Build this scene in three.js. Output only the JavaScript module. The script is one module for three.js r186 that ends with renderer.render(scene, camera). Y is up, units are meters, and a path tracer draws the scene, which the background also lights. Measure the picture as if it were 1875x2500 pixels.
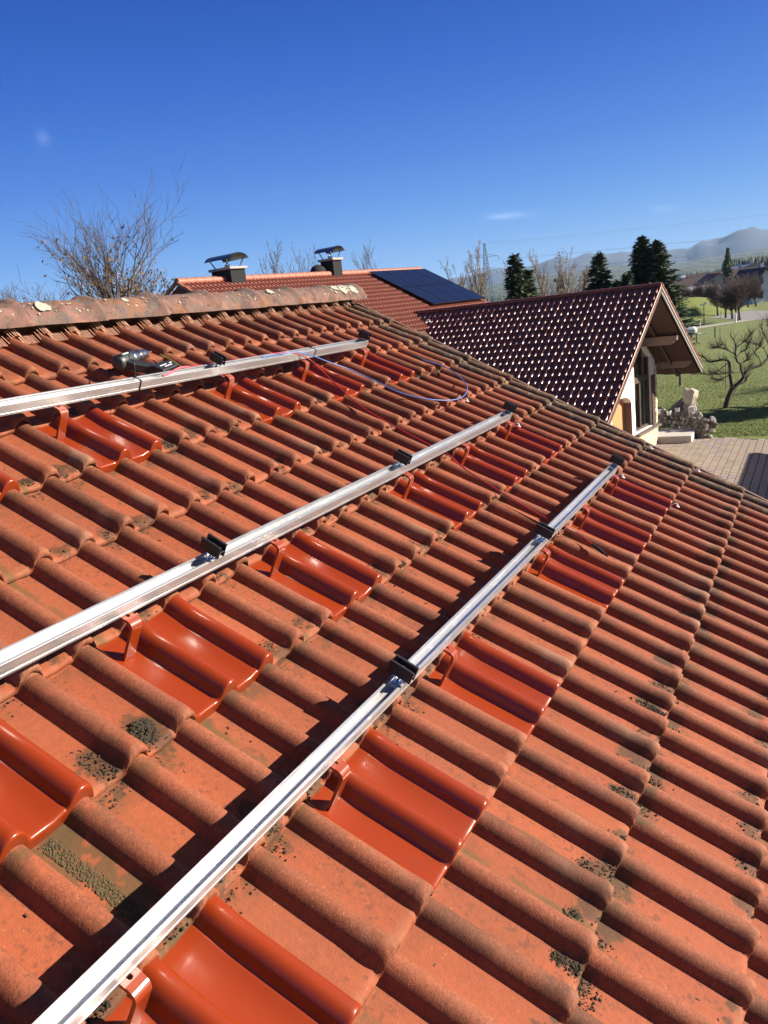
import * as THREE from 'three';
import { mergeGeometries, mergeVertices, toCreasedNormals } from 'three/addons/utils/BufferGeometryUtils.js';
import { RoundedBoxGeometry } from 'three/addons/geometries/RoundedBoxGeometry.js';
import { TextGeometry } from 'three/addons/geometries/TextGeometry.js';
import { FontLoader } from 'three/addons/loaders/FontLoader.js';

/* ---------- camera, sky, sun, exposure ---------- */
const V3 = (x, y, z) => new THREE.Vector3(x, y, z);
const scene = new THREE.Scene();
const EYE = V3(-0.8594, -0.1062, 2.8994);
const RIGHT = V3(0.46598, -0.11427, 0.87738), UP = V3(0.26785, 0.96331, -0.0168), FWD = V3(0.84328, -0.24284, -0.47949);
const FOCAL = 1928, PX = 937.5, PY = 1250;
const camera = new THREE.PerspectiveCamera(2 * Math.atan(PY / FOCAL) * 180 / Math.PI, 0.75, 0.05, 40000);
camera.matrixAutoUpdate = true;
camera.position.copy(EYE);
camera.quaternion.setFromRotationMatrix(new THREE.Matrix4().makeBasis(RIGHT, UP, FWD.clone().negate()));
scene.add(camera);

const EXPOSURE = 2.6;
const SUN = V3(0.422, 0.438, 0.794).normalize();      // azimuth 62 degrees from the ridge line, 26 degrees high
const sun = new THREE.DirectionalLight(new THREE.Color(1, 0.91, 0.78), 5);
sun.name = 'sun';
sun.position.copy(SUN).multiplyScalar(120);
sun.castShadow = true;
sun.shadow.mapSize.set(4096, 4096);
Object.assign(sun.shadow.camera, { left: -70, right: 70, top: 70, bottom: -70, near: 1, far: 400 });
scene.add(sun); scene.add(sun.target);

const lin = c => (c <= 0.04045 ? c / 12.92 : ((c + 0.055) / 1.055) ** 2.4);
const gam = c => (c <= 0.0031308 ? c * 12.92 : 1.055 * Math.max(0, c) ** (1 / 2.4) - 0.055);
const RGB = (r, g, b) => new THREE.Color().setRGB(r, g, b);            // linear base colours

/* seeded randomness and noise */
function rng(seed) { let a = seed >>> 0; return () => { a = (a + 0x6D2B79F5) | 0; let t = Math.imul(a ^ (a >>> 15), 1 | a); t = (t + Math.imul(t ^ (t >>> 7), 61 | t)) ^ t; return ((t ^ (t >>> 14)) >>> 0) / 4294967296; }; }
const NT = (() => { const r = rng(77), t = new Float32Array(65536); for (let i = 0; i < 65536; i++) t[i] = r(); return t; })();
function noise2(x, y) { const xi = Math.floor(x), yi = Math.floor(y), a = x - xi, b = y - yi, u = a * a * (3 - 2 * a), v = b * b * (3 - 2 * b); const X0 = xi & 255, X1 = (xi + 1) & 255, Y0 = (yi & 255) << 8, Y1 = ((yi + 1) & 255) << 8; const p = NT[Y0 | X0], q = NT[Y0 | X1], r = NT[Y1 | X0], s = NT[Y1 | X1]; return p + (q - p) * u + (r - p) * v + (p - q - r + s) * u * v; }
const fbm = (x, y, o = 4) => { let s = 0, a = 0.5, n = 0; for (let i = 0; i < o; i++) { s += a * noise2(x + i * 37.3, y + i * 17.7); n += a; x *= 2.03; y *= 2.03; a *= 0.5; } return s / n; };
const sst = (a, b, x) => { const t = Math.min(1, Math.max(0, (x - a) / (b - a))); return t * t * (3 - 2 * t); };
const mixc = (a, b, t) => [a[0] + (b[0] - a[0]) * t, a[1] + (b[1] - a[1]) * t, a[2] + (b[2] - a[2]) * t];

/* the sky: clear autumn air, a few wisps of cloud, the day moon as a soft pale spot */
{
  const W = 2048, H = 1024, d = new Float32Array(W * H * 4);
  const stops = [[-90, [150, 180, 215]], [0, [168, 206, 243]], [2.5, [143, 190, 241]], [6, [104, 160, 234]], [10, [72, 130, 221]], [15, [44, 103, 203]], [20, [24, 84, 183]], [35, [20, 64, 150]], [60, [18, 54, 124]], [90, [17, 49, 112]]];
  const wispsAndMoon = [[1250, 526, 46, 6], [1625, 508, 30, 4], [1215, 529, 30, 4], [106, 338, 13, 15]].map(([x, y, w, h]) => { const v = V3(0, 0, 0).addScaledVector(RIGHT, (x - PX) / FOCAL).addScaledVector(UP, -(y - PY) / FOCAL).add(FWD).normalize(); return [Math.atan2(v.z, v.x), Math.asin(v.y), w / FOCAL, h / FOCAL]; });  // last entry is the faint day moon, drawn soft like the clouds
  for (let j = 0; j < H; j++) {
    const el = ((j + 0.5) / H - 0.5) * 180; let k = 1; while (k < stops.length - 1 && el > stops[k][0]) k++;
    const [e0, c0] = stops[k - 1], [e1, c1] = stops[k], t = Math.min(1, Math.max(0, (el - e0) / (e1 - e0)));
    for (let i = 0; i < W; i++) {
      const az = ((i + 0.5) / W - 0.5) * 2 * Math.PI, o = (j * W + i) * 4;
      const sy = Math.sin(el * Math.PI / 180), cy = Math.cos(el * Math.PI / 180);
      const cs = cy * Math.cos(az) * SUN.x + sy * SUN.y + cy * Math.sin(az) * SUN.z;
      const glow = 0.14 * Math.exp(-(1 - cs) * 6);
      let c = mixc(c0, c1, t).map(q => lin(q / 255) / EXPOSURE);
      c = [c[0] + glow * 0.9, c[1] + glow * 0.95, c[2] + glow];
      for (const [wa, we, ww, wh] of wispsAndMoon) { const x = (az - wa) / ww, y = (el * Math.PI / 180 - we + (az - wa) * 0.06) / wh, q = x * x + y * y; if (q < 6) { const m = (ww < 0.01 ? 0.07 : 0.13) * Math.exp(-q * 1.2) * (0.4 + 0.9 * fbm(az * 400, el * 60)); c = mixc(c, [0.62, 0.66, 0.72], Math.min(0.4, m)); } }
      d[o] = c[0]; d[o + 1] = c[1]; d[o + 2] = c[2]; d[o + 3] = 1;
    }
  }
  const t = new THREE.DataTexture(d, W, H, THREE.RGBAFormat, THREE.FloatType);
  t.mapping = THREE.EquirectangularReflectionMapping; t.magFilter = t.minFilter = THREE.LinearFilter; t.needsUpdate = true;
  scene.background = t; scene.environment = t;
}

/* ---------- helpers ---------- */
const PITCH = 28.5 * Math.PI / 180, CP = Math.cos(PITCH), SP = Math.sin(PITCH);
const L = 0.3197, RS = 0.15, GY = -6.3;                                    // course length, roll spacing, yard level
const sight = (x, y) => V3(0, 0, 0).addScaledVector(RIGHT, (x - PX) / FOCAL).addScaledVector(UP, -(y - PY) / FOCAL).add(FWD).normalize();
const at = (x, y, dist) => EYE.clone().addScaledVector(sight(x, y), dist);
const ground = (x, y, Y = GY) => { const d = sight(x, y); return EYE.clone().addScaledVector(d, (Y - EYE.y) / d.y); };
function onRoof(x, y, h = 0) { const d = sight(x, y), n = V3(0, CP, SP), t = (h - EYE.dot(n)) / d.dot(n), p = EYE.clone().addScaledVector(d, t); return V3(p.x, h, -p.y * SP + p.z * CP); }
const roofPoint = (u, h, v) => V3(u, h * CP - v * SP, h * SP + v * CP);

const used = new Map();
function numbered(name) { const n = used.get(name) || 0; used.set(name, n + 1); return n ? `${name}_${String(n).padStart(3, '0')}` : name; }
function tag(o, label, category, group, kind) { o.userData.label = label; o.userData.category = category; if (group) o.userData.group = group; if (kind) o.userData.kind = kind; return o; }
function thing(name, label, category, p = [0, 0, 0], group) { const g = new THREE.Group(); g.name = numbered(name); scene.add(g); if (p.isVector3) g.position.copy(p); else g.position.set(...p); return tag(g, label, category, group); }
function mesh(name, geo, mat, parent = scene) { const m = new THREE.Mesh(geo, mat); m.name = parent === scene ? numbered(name) : name; m.castShadow = m.receiveShadow = true; parent.add(m); return m; }
function onRoofThing(name, label, category, u, h, v, group) { const g = thing(name, label, category, roofPoint(u, h, v), group); g.rotation.x = PITCH; return g; }
const structure = o => { o.userData.kind = 'structure'; return o; };
function box(w, h, d, x = 0, y = 0, z = 0) { return new THREE.BoxGeometry(w, h, d).translate(x, y, z); }
function rbox(w, h, d, r, x = 0, y = 0, z = 0) { return new RoundedBoxGeometry(w, h, d, 2, r).translate(x, y, z); }
function cyl(r0, r1, h, n = 12, x = 0, y = 0, z = 0) { return new THREE.CylinderGeometry(r1, r0, h, n).translate(x, y, z); }
function strip(g) { const q = g.index ? g.toNonIndexed() : g; for (const k of Object.keys(q.attributes)) if (!['position', 'normal', 'uv'].includes(k)) q.deleteAttribute(k); if (!q.attributes.uv) q.setAttribute('uv', new THREE.Float32BufferAttribute(new Float32Array(q.attributes.position.count * 2), 2)); return q; }
const merge = list => mergeGeometries(list.map(strip));
const tube = (pts, r, seg = 24, n = 8) => new THREE.TubeGeometry(new THREE.CatmullRomCurve3(pts), seg, r, n);
function bar(a, b, r0, r1 = r0, n = 6) { const d = b.clone().sub(a), g = new THREE.CylinderGeometry(r1, r0, d.length(), n, 1); g.translate(0, d.length() / 2, 0); g.applyQuaternion(new THREE.Quaternion().setFromUnitVectors(V3(0, 1, 0), d.clone().normalize())); return g.translate(a.x, a.y, a.z); }
function prism(points, depth, bevel = 0) { const s = new THREE.Shape(points.map(p => new THREE.Vector2(...p))); return new THREE.ExtrudeGeometry(s, { depth, bevelEnabled: bevel > 0, bevelSize: bevel, bevelThickness: bevel, bevelSegments: 2, steps: 1 }); }
function grid(nu, nv, f, uvf) { // f(i,j) -> [x,y,z]
  const p = [], uv = [], ix = [];
  for (let j = 0; j <= nv; j++) for (let i = 0; i <= nu; i++) { p.push(...f(i / nu, j / nv, i, j)); uv.push(...(uvf ? uvf(i / nu, j / nv, i, j) : [i / nu, j / nv])); }
  for (let j = 0; j < nv; j++) for (let i = 0; i < nu; i++) { const a = j * (nu + 1) + i, b = a + 1, c = a + nu + 1, d = c + 1; ix.push(a, c, b, b, c, d); }
  const g = new THREE.BufferGeometry(); g.setAttribute('position', new THREE.Float32BufferAttribute(p, 3)); g.setAttribute('uv', new THREE.Float32BufferAttribute(uv, 2)); g.setIndex(ix); g.computeVertexNormals(); return g;
}
function texture(w, h, f, srgb = true) { const d = new Uint8Array(w * h * 4); for (let j = 0; j < h; j++) for (let i = 0; i < w; i++) { const c = f(i / w, j / h, i, j), o = (j * w + i) * 4; for (let k = 0; k < 3; k++) { const q = Array.isArray(c) ? c[k] : c; d[o + k] = Math.max(0, Math.min(255, Math.round(255 * (srgb ? gam(q) : q)))); } d[o + 3] = 255; } const t = new THREE.DataTexture(d, w, h); t.magFilter = t.minFilter = THREE.LinearFilter; t.wrapS = t.wrapT = THREE.RepeatWrapping; if (srgb) t.colorSpace = THREE.SRGBColorSpace; t.needsUpdate = true; return t; }
const mat = (r, g, b, rough = 0.8, more = {}) => new THREE.MeshStandardMaterial({ color: RGB(r, g, b), roughness: rough, ...more });
/* periodic grain used as fine relief */
const grainMap = texture(512, 512, (x, y) => { const p = (f, s) => { const X = x * f, Y = y * f, w = (a, b) => NT[(((Math.floor(b) % f + f) % f + s) & 255) << 8 | (((Math.floor(a) % f + f) % f + s) & 255)]; const fx = X - Math.floor(X), fy = Y - Math.floor(Y), u = fx * fx * (3 - 2 * fx), v = fy * fy * (3 - 2 * fy); return (w(X, Y) * (1 - u) + w(X + 1, Y) * u) * (1 - v) + (w(X, Y + 1) * (1 - u) + w(X + 1, Y + 1) * u) * v; }; return 0.42 * p(128, 3) + 0.33 * p(64, 9) + 0.25 * p(16, 21); }, false);

/* ---------- the near house and its tiled roof (roof axes: x along the ridge, y off the roof, z down the slope) ---------- */
const house = thing('house', 'white rendered house under the weathered red tile roof in the foreground', 'house', [0, GY, 0]);
const wallMat = mat(0.72, 0.70, 0.66, 0.9, { bumpMap: grainMap, bumpScale: 0.002 });
const woodDark = mat(0.09, 0.045, 0.025, 0.75);
{
  const w = prism([[-4.0, 0], [3.35, 0], [3.35, -GY - 2.05], [0, -GY - 0.25], [-4.0, -GY - 2.4]], 12.0); w.rotateY(Math.PI / 2).scale(1, 1, -1).translate(-7.9, 0, 0);
  w.computeVertexNormals(); mesh('wall', w, wallMat, house);
  mesh('verge_board', box(0.03, 0.16, 4.6).rotateX(PITCH).translate(4.27, -GY - 1.18, 1.95), woodDark, house);
}
const roof = mesh('roof', box(12.4, 0.05, 4.3, -1.9, -0.155, 2.07), mat(0.06, 0.03, 0.02, 0.95), house);
roof.position.set(0, -GY, 0); roof.rotation.x = PITCH;
mesh('roof_back', grid(1, 1, (a, b) => [-8.1 + a * 12.36, -GY - 0.02 - b * 2.3, -0.05 - b * 4.3]), mat(0.26, 0.1, 0.06, 0.9), house);

const U0 = -2, UW = 6.6, V0 = -0.1, VW = 4.5;
const mossy = [0.1, 0.2, 0.4, 0.95, 0.5, 0.55, 1.0, 0.65, 0.25, 1.15, 0.45, 0.5, 0.5, 0.4, 0.4];   // how mossy the lower end of each course is
const hash = (a, b) => NT[((a * 131 + b * 71 + 977) >>> 0) & 65535];
const HEARTS = new Map();   // where moss has taken hold: per course and pan, [along, up from the lower edge, reach]
{ const R = rng(404); for (let r = 1; r <= 13; r++) for (let k = -9; k < 28; k++) { const amount = mossy[r] * (0.25 + 0.9 * hash(k + 7, r + 17)); if (amount < 0.3) continue; HEARTS.set(r * 100 + k, Array.from({ length: 2 + Math.floor(R() * 3) }, () => [(k + 0.5) * RS + (R() - 0.35) * 0.055, 0.008 + R() * 0.06, (0.008 + R() * 0.017) * (amount > 0.6 ? 1.3 : 1), amount])); } }
const tileMap = texture(2048, 2048, (s, t) => {
  const u = U0 + s * UW, v = V0 + t * VW, r = Math.ceil(v / L), d = r * L - v, ku = u / RS, kc = Math.round(ku), x = Math.abs(ku - kc) * RS;
  const tile = Math.floor((ku - 0.25) / 2), h1 = hash(tile + 40, r + 3), h2 = hash(tile + 90, r + 31);
  const roll = 1 - sst(0.026, 0.038, x), big = fbm(u * 3.1 + 5, v * 3.1, 3), mid = fbm(u * 14, v * 11 + 3, 4), fine = fbm(u * 120, v * 120, 3), grit = noise2(u * 420, v * 420);
  let c = mixc([0.33, 0.092, 0.038], [0.42, 0.122, 0.053], 0.25 + 0.75 * h1);
  c = mixc(c, [0.30, 0.098, 0.046], sst(0.45, 0.75, big) * 0.5);
  const rollTone = mixc([0.25, 0.086, 0.046], [0.35, 0.125, 0.07], h2);
  c = mixc(c, rollTone, roll * (0.45 + 0.5 * sst(0.3, 0.65, mid)));
  c = mixc(c, [0.14, 0.056, 0.027], roll * sst(0.72, 0.9, hash(kc + 51, r + 23)) * (0.35 + 0.4 * sst(0.35, 0.6, mid)));   // some rolls weathered darker
  c = mixc(c, [0.20, 0.07, 0.032], (1 - roll) * sst(0.78, 0.95, hash(Math.floor(ku) + 61, r + 29)) * 0.5 * sst(0.3, 0.6, mid));
  c = c.map(q => q * (0.86 + 0.28 * fine) * (1 - 0.34 * roll + 0.68 * roll * grit));
  const spots = sst(0.60, 0.74, fbm(u * 120, v * 95 + 9, 3)) * sst(0.35, 0.6, fbm(u * 11, v * 9, 2)) * (1 - roll);                     // brown specks in the pans
  c = mixc(c, [0.13, 0.055, 0.03], spots * 0.55);
  if (grit > 0.965 && hash(kc + 11, r) > 0.3) c = mixc(c, [0.55, 0.42, 0.34], 0.5);             // pale sand grains
  const bloom = roll * sst(0.52, 0.68, fbm(u * 9 + 31 * h1, v * 7 + 13 * h2, 4)) * sst(0.2, 0.03, d) * sst(0.25, 0.6, hash(kc + 5, r + 60));
  c = mixc(c, [0.38, 0.24, 0.20], bloom * (0.45 + 0.5 * fine));                                // pale lime bloom on the roll ends
  const bare = sst(0.035, 0.008, d) * sst(0.35, 0.6, fbm(u * 60, v * 60, 3));
  c = mixc(c, [0.36, 0.16, 0.10], bare * 0.6);                                                 // coarse broken arris
  const kp = Math.floor(ku), hs = HEARTS.get(r * 100 + kp), hb = HEARTS.get((r - 1) * 100 + kp); let grown = 0;
  if (hs && d < 0.2) for (const [hu, hd, hr, am] of hs) grown = Math.max(grown, Math.min(1, 0.5 + am * 0.6) * Math.exp(-((u - hu) ** 2 + (d - hd) ** 2) / (2.6 * hr * hr)));
  if (hb && d > L - 0.12) for (const [hu, hd, hr, am] of hb) grown = Math.max(grown, 0.75 * am * Math.exp(-((u - hu) ** 2 + ((L - d) * 0.6) ** 2) / (2.2 * hr * hr)));
  const moss = sst(0.34, 0.62, grown * 0.95 + 0.75 * (fbm(u * 60, v * 55, 4) - 0.5) + 0.5 * (fine - 0.5) * sst(0.05, 0.2, grown)) * (1 - 0.45 * roll);
  c = mixc(c, mixc([0.046, 0.025, 0.009], [0.155, 0.078, 0.026], 0.65 * grit + 0.5 * (1 - grown)), moss * 0.86);
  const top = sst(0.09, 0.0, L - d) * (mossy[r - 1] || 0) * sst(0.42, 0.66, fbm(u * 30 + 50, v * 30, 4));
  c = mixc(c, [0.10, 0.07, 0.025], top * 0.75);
  const streak = sst(0.72, 0.9, hash(Math.floor(ku) + 19, r + 7)) * sst(0.018, 0.004, Math.abs((ku - Math.floor(ku)) * RS - 0.055)) * sst(0.35, 0.6, fbm(u * 40, v * 9, 3));
  c = mixc(c, [0.14, 0.105, 0.03], streak * 0.8);                                              // algae line beside a roll
  if (r === 7 && Math.floor(ku) === -1) c = mixc(c, [0.12, 0.082, 0.030], sst(0.25, 0.5, fbm(u * 50, v * 50, 3)) * (1 - roll) * 0.85);
  const verge = sst(25.2 + 0.9 * fbm(u * 6, v * 3), 26.6, ku + 0.5 * (fbm(u * 12, v * 12) - 0.5));
  c = mixc(c, mixc([0.075, 0.052, 0.04], [0.16, 0.12, 0.095], fbm(u * 90, v * 60, 3)), verge * (0.55 + 0.4 * sst(0.3, 0.6, mid)));
  if (verge > 0.4 && fbm(u * 70 + 7, v * 50, 3) > 0.64) c = mixc(c, [0.34, 0.31, 0.26], 0.6);   // grey lichen along the verge
  if (r <= 1) c = mixc(c, [0.14, 0.07, 0.05], 0.45 * sst(0.4, 0.62, fbm(u * 22, v * 22, 3)));
  return [c[0] * 0.64, c[1] * 0.50, c[2] * 0.34];
});
const tileMat = new THREE.MeshStandardMaterial({ map: tileMap, roughness: 0.82 });
const grain1 = grainMap.clone(); grain1.channel = 1; grain1.needsUpdate = true; tileMat.bumpMap = grain1; tileMat.bumpScale = 0.0009;

const HALF = [[0, 0.042], [0.006, 0.0414], [0.012, 0.0391], [0.0175, 0.0353], [0.0225, 0.0298], [0.0265, 0.0232], [0.0295, 0.016], [0.0325, 0.0085], [0.036, 0.0028], [0.041, 0]];
const ROLLX = [...HALF.slice(1).reverse().map(([x, h]) => [-x, h]), ...HALF];
function across(verge) { // [x from the tile's left roll line, height over the pan]
  const a = [[0.022, 0], [0.05, 0], [0.08, 0]];
  for (const [x, h] of ROLLX) a.push([0.15 + x, h]);
  a.push([0.225, 0]);
  for (const [x, h] of ROLLX) if (x < 0.035) a.push([0.30 + x, Math.max(h, 0.006)]);
  const e = a[a.length - 1]; a.push([e[0] + 0.001, verge ? -0.05 : -0.006]);
  return a;
}
const ROWS = [[0.385, 0], [0.32, 0], [0.25, 0], [0.18, 0], [0.12, 0], [0.08, 0], [0.05, 0], [0.03, 0], [0.019, -0.0006], [0.011, -0.0022], [0.005, -0.005], [0.001, -0.009], [0.0, -0.015], [0.002, -0.022], [0.007, -0.025], [0.06, -0.026]];
function tileGeometry(k0, r, verge, seed) {
  const A = across(verge), p = [], uv = [], uv1 = [], ix = [], R = rng(seed), nA = A.length, ph = R() * 50;
  const broken = k0 === 4 && r === 9;
  ROWS.forEach(([d, dh], j) => {
    const t = 1 - d / L, edge = j >= 9 && j < 15 ? 1 : 0;
    let arc = 0;
    A.forEach(([x, h], i) => {
      const u = k0 * RS + x, lump = (fbm(u * 16 + ph, d * 14 + ph, 2) - 0.5) * 0.0016;
      const rough = edge ? (NT[(i * 37 + j * 911 + seed * 13) & 65535] - 0.5) : 0;
      let y = -0.042 - 0.026 * (1 - t) + h + dh + lump + 0.0035 * sst(0.075, 0.02, d) * (h > 0.01 ? 1 : 0.2) + rough * 0.0028;
      let dd = d - rough * 0.0045;
      if (broken && x > 0.308 && d < 0.062) { y -= 0.012 * sst(0.062, 0.05, d); dd += 0.004 * NT[(i * 7) & 65535]; }
      if (i) arc += Math.hypot(x - A[i - 1][0], h - A[i - 1][1]);
      p.push(x, y, -dd); uv.push((u - U0) / UW, (r * L - dd - V0) / VW); uv1.push((arc + k0 * 0.37 + ph) / 0.11, (r * 0.31 - dd + (j > 11 ? dh : 0)) / 0.11);
    });
  });
  for (let j = 0; j < ROWS.length - 1; j++) for (let i = 0; i < nA - 1; i++) { const a = j * nA + i, b = a + 1, c = a + nA, e = c + 1; ix.push(a, c, b, b, c, e); }
  const g = new THREE.BufferGeometry(); g.setAttribute('position', new THREE.Float32BufferAttribute(p, 3)); g.setAttribute('uv', new THREE.Float32BufferAttribute(uv, 2)); g.setAttribute('uv1', new THREE.Float32BufferAttribute(uv1, 2)); g.setIndex(ix); g.computeVertexNormals(); return g;
}
/* enamelled steel tile, same profile, crisp folded front */
const MROWS = [[0.385, 0.006], [0.335, 0.0085], [0.31, 0.008], [0.285, 0.006], [0.26, 0.0035], [0.235, 0.002], [0.2, 0.002], [0.1, 0.003], [0.03, 0.003], [0.012, 0.0032], [0.005, 0.0026], [0.0015, 0.0005], [0.0, -0.003], [-0.0005, -0.008], [0.0, -0.03], [0.003, -0.031]];
const metalGeo = (() => {
  const A = [[0.03, 0.008], [0.037, 0.007], [0.043, 0.002], [0.05, 0], [0.08, 0], [0.1, 0]];
  for (const [x, h] of ROLLX) A.push([0.15 + x * 0.97, h * 1.04]);
  A.push([0.215, 0], [0.24, 0]);
  for (const [x, h] of ROLLX) if (x < 0.035) A.push([0.30 + x * 0.97, Math.max(h * 1.04, 0.008)]);
  A.push([0.334, -0.002]);
  const n = A.length, p = [], uv = [], ix = [];
  MROWS.forEach(([d, dh]) => A.forEach(([x, h]) => { p.push(x, -0.040 - 0.024 * (d / L) + h + dh + (d > 0.02 && d < 0.36 ? -0.0012 * Math.sin((d - 0.02) / 0.34 * Math.PI) * (h < 0.003 ? 1 : 0.3) : 0), -d); uv.push(x, d); }));
  for (let j = 0; j < MROWS.length - 1; j++) for (let i = 0; i < n - 1; i++) { const a = j * n + i, b = a + 1, c = a + n, e = c + 1; ix.push(a, c, b, b, c, e); }
  const g = new THREE.BufferGeometry(); g.setAttribute('position', new THREE.Float32BufferAttribute(p, 3)); g.setAttribute('uv', new THREE.Float32BufferAttribute(uv, 2)); g.setIndex(ix); g.computeVertexNormals(); return g;
})();
const dustMap = texture(512, 512, (x, y) => { const n = sst(0.55, 0.8, fbm(x * 24, y * 24, 4)), s = noise2(x * 180, y * 180) > 0.975 ? 1 : 0; return mixc(mixc([0.205, 0.024, 0.002], [0.19, 0.026, 0.003], n), [0.24, 0.08, 0.045], s * 0.35); });
const dustM = dustMap.clone(); dustM.repeat.set(2.2, 2.2); dustM.needsUpdate = true;
const enamel = new THREE.MeshPhysicalMaterial({ map: dustM, roughness: 0.34, specularIntensity: 0.8, clearcoat: 0.3, clearcoatRoughness: 0.12 });
const enamelPlain = new THREE.MeshPhysicalMaterial({ color: RGB(0.205, 0.025, 0.002), roughness: 0.36, clearcoat: 0.4, clearcoatRoughness: 0.25 });

const METAL = [[3, [0, 4, 8, 14, 18, 22]], [6, [0, 4, 8, 14, 18, 22]], [8, [0, 4, 8, 14, 18, 22]]];
const isMetal = (k0, r) => METAL.some(([row, ks]) => row === r && ks.includes(k0 + 2));
const R1 = rng(5);
const metalWhere = { 3: 'below the topmost rail', 6: 'below the middle rail', 8: 'below the lowest rail' };
for (let r = 1; r <= 13; r++) for (let k0 = -12; k0 <= 26; k0 += 2) {
  const j1 = R1() - 0.5, j2 = R1() - 0.5, j3 = R1() - 0.5;
  if (isMetal(k0, r)) { const m = mesh('metal_tile', metalGeo, enamel, roof); m.position.set(k0 * RS, 0.001, r * L); m.rotation.y = j1 * 0.006; m.userData.label = `glossy orange red steel tile ${metalWhere[r]}`; continue; }
  const m = mesh('roof_tile', tileGeometry(k0, r, k0 === 26, (k0 + 20) * 64 + r), tileMat, roof);
  m.position.set(k0 * RS, j3 * 0.003, r * L + j1 * 0.007); m.rotation.set(j2 * 0.008, j1 * 0.012, j3 * 0.012);
}
/* moss cushions in the pans at the lower ends of the courses */
{
  const R = rng(91), base = new THREE.IcosahedronGeometry(1, 0), list = [];
  const blob = (u, h, v, s) => { const g = base.clone(); const p = g.attributes.position; for (let i = 0; i < p.count; i++) { const q = 0.5 + 0.9 * NT[(Math.round(p.getX(i) * 7 + p.getY(i) * 31 + p.getZ(i) * 97) + list.length * 3) & 65535]; p.setXYZ(i, p.getX(i) * s * q, p.getY(i) * s * 0.6 * q, p.getZ(i) * s * q); } g.rotateY(R() * 6); list.push(g.translate(u, h, v)); };
  const pan = (u, d) => -0.042 - 0.026 * (d / L);
  for (let r = 1; r <= 12; r++) for (let k = -9; k < 28; k++) {
    const amount = mossy[r] * (0.25 + 0.9 * hash(k + 7, r + 17)); if (amount < 0.3) continue;
    if (isMetal(2 * Math.floor(k / 2), r) ) continue;
    const hearts = HEARTS.get(r * 100 + k); if (!hearts) continue;
    const n = Math.round(amount * amount * (amount > 0.6 ? 340 : 190));
    for (let i = 0; i < n; i++) { const [hu, hd, hr] = hearts[Math.floor(R() * hearts.length)], a = R() * 6.283, q = hr * Math.sqrt(-1.3 * Math.log(1 - 0.93 * R())), u = hu + Math.cos(a) * q, d = hd + Math.sin(a) * q * 1.2, s = 0.0009 + R() * R() * 0.0036; if (d < 0.002 || Math.abs(u - (k + 0.5) * RS) > 0.034) continue; blob(u, pan(u, d) + s * 0.3 + 0.001 + (q < hr * 0.6 ? 0.0025 * R() : 0), r * L - d, s); }
    if (r < 12 && !isMetal(2 * Math.floor(k / 2), r + 1)) for (let i = 0; i < n * 0.3; i++) { const u = (k + 0.5) * RS + (R() - 0.5) * 0.07, d = L - 0.004 - R() * R() * 0.06, s = 0.0009 + R() * R() * 0.003; blob(u, pan(u, d) + s * 0.3 + 0.001, (r + 1) * L - d, s); }
  }
  // the thick cushion beside the steel tile, near left
  for (let i = 0; i < 240; i++) { const a = R() * 6.3, q = Math.sqrt(R()) * 0.036; blob(0.225 + Math.cos(a) * q * 0.95, -0.042 + 0.004 * (1 - q / 0.036), 6 * L - 0.05 + Math.sin(a) * q, 0.002 + R() * 0.0045); }
  // gravelly growth in the pan under the nearest steel tile
  const keep = list.length; for (let i = 0; i < 2600; i++) { const d = 0.03 + R() * 0.28, u = -0.072 + (R() - 0.5) * 0.056; if (u > -0.05 && d < 0.2) continue; blob(u, pan(u, d) + 0.0004, 7 * L - d, 0.0011 + R() * R() * 0.0028); } const grav = list.splice(keep);
  const m = mesh('moss', merge(list), mat(0.026, 0.018, 0.007, 0.95), roof); m.userData.kind = 'stuff'; m.userData.label = 'dark moss cushions at the lower tile edges'; const gv = mesh('lichen_gravel', merge(grav), mat(0.075, 0.053, 0.021, 0.95), roof); gv.userData.kind = 'stuff'; gv.userData.label = 'olive gravelly growth in the pan below the nearest steel tile';
  // twigs, needles and crumbs lying about
  const bits = []; for (let i = 0; i < 260; i++) { const r = 1 + Math.floor(R() * 12), k = -6 + Math.floor(R() * 33), d = 0.03 + R() * 0.26, u = (k + 0.5) * RS + (R() - 0.5) * 0.05; const g = box(0.0025 + R() * 0.010, 0.0015, 0.0018 + R() * 0.002).rotateY(R() * 3.1).translate(u, pan(u, d) + 0.0025, r * L - d); if (!isMetal(2 * Math.floor(k / 2), r)) bits.push(g); }
  const c = mesh('crumbs', merge(bits), mat(0.05, 0.03, 0.018, 0.95), roof); c.userData.kind = 'stuff';
}
/* half-round ridge tiles, each lapping the next */
const ridgeMap = texture(1024, 512, (x, y) => {
  const a = fbm(x * 9, y * 5, 4), b = fbm(x * 34 + 4, y * 17, 4), e = noise2(x * 300, y * 150);
  let c = mixc([0.25, 0.12, 0.085], [0.17, 0.095, 0.072], a); c = mixc(c, [0.085, 0.05, 0.04], sst(0.5, 0.66, b) * 0.75);
  c = mixc(c, [0.36, 0.17, 0.12], sst(0.55, 0.75, fbm(x * 20 + 9, y * 12, 3)) * 0.5); c = mixc(c, [0.16, 0.125, 0.10], sst(0.5, 0.7, fbm(x * 26 + 80, y * 14, 4)) * 0.6); if (fbm(x * 16 + 50, y * 9, 4) > 0.66) c = mixc(c, [0.30, 0.12, 0.03], 0.45);
  return c.map(q => q * (0.5 + 0.28 * e));
});
const RIDGE_Y = 0.0, RIDGE_Z = -0.085;
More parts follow.
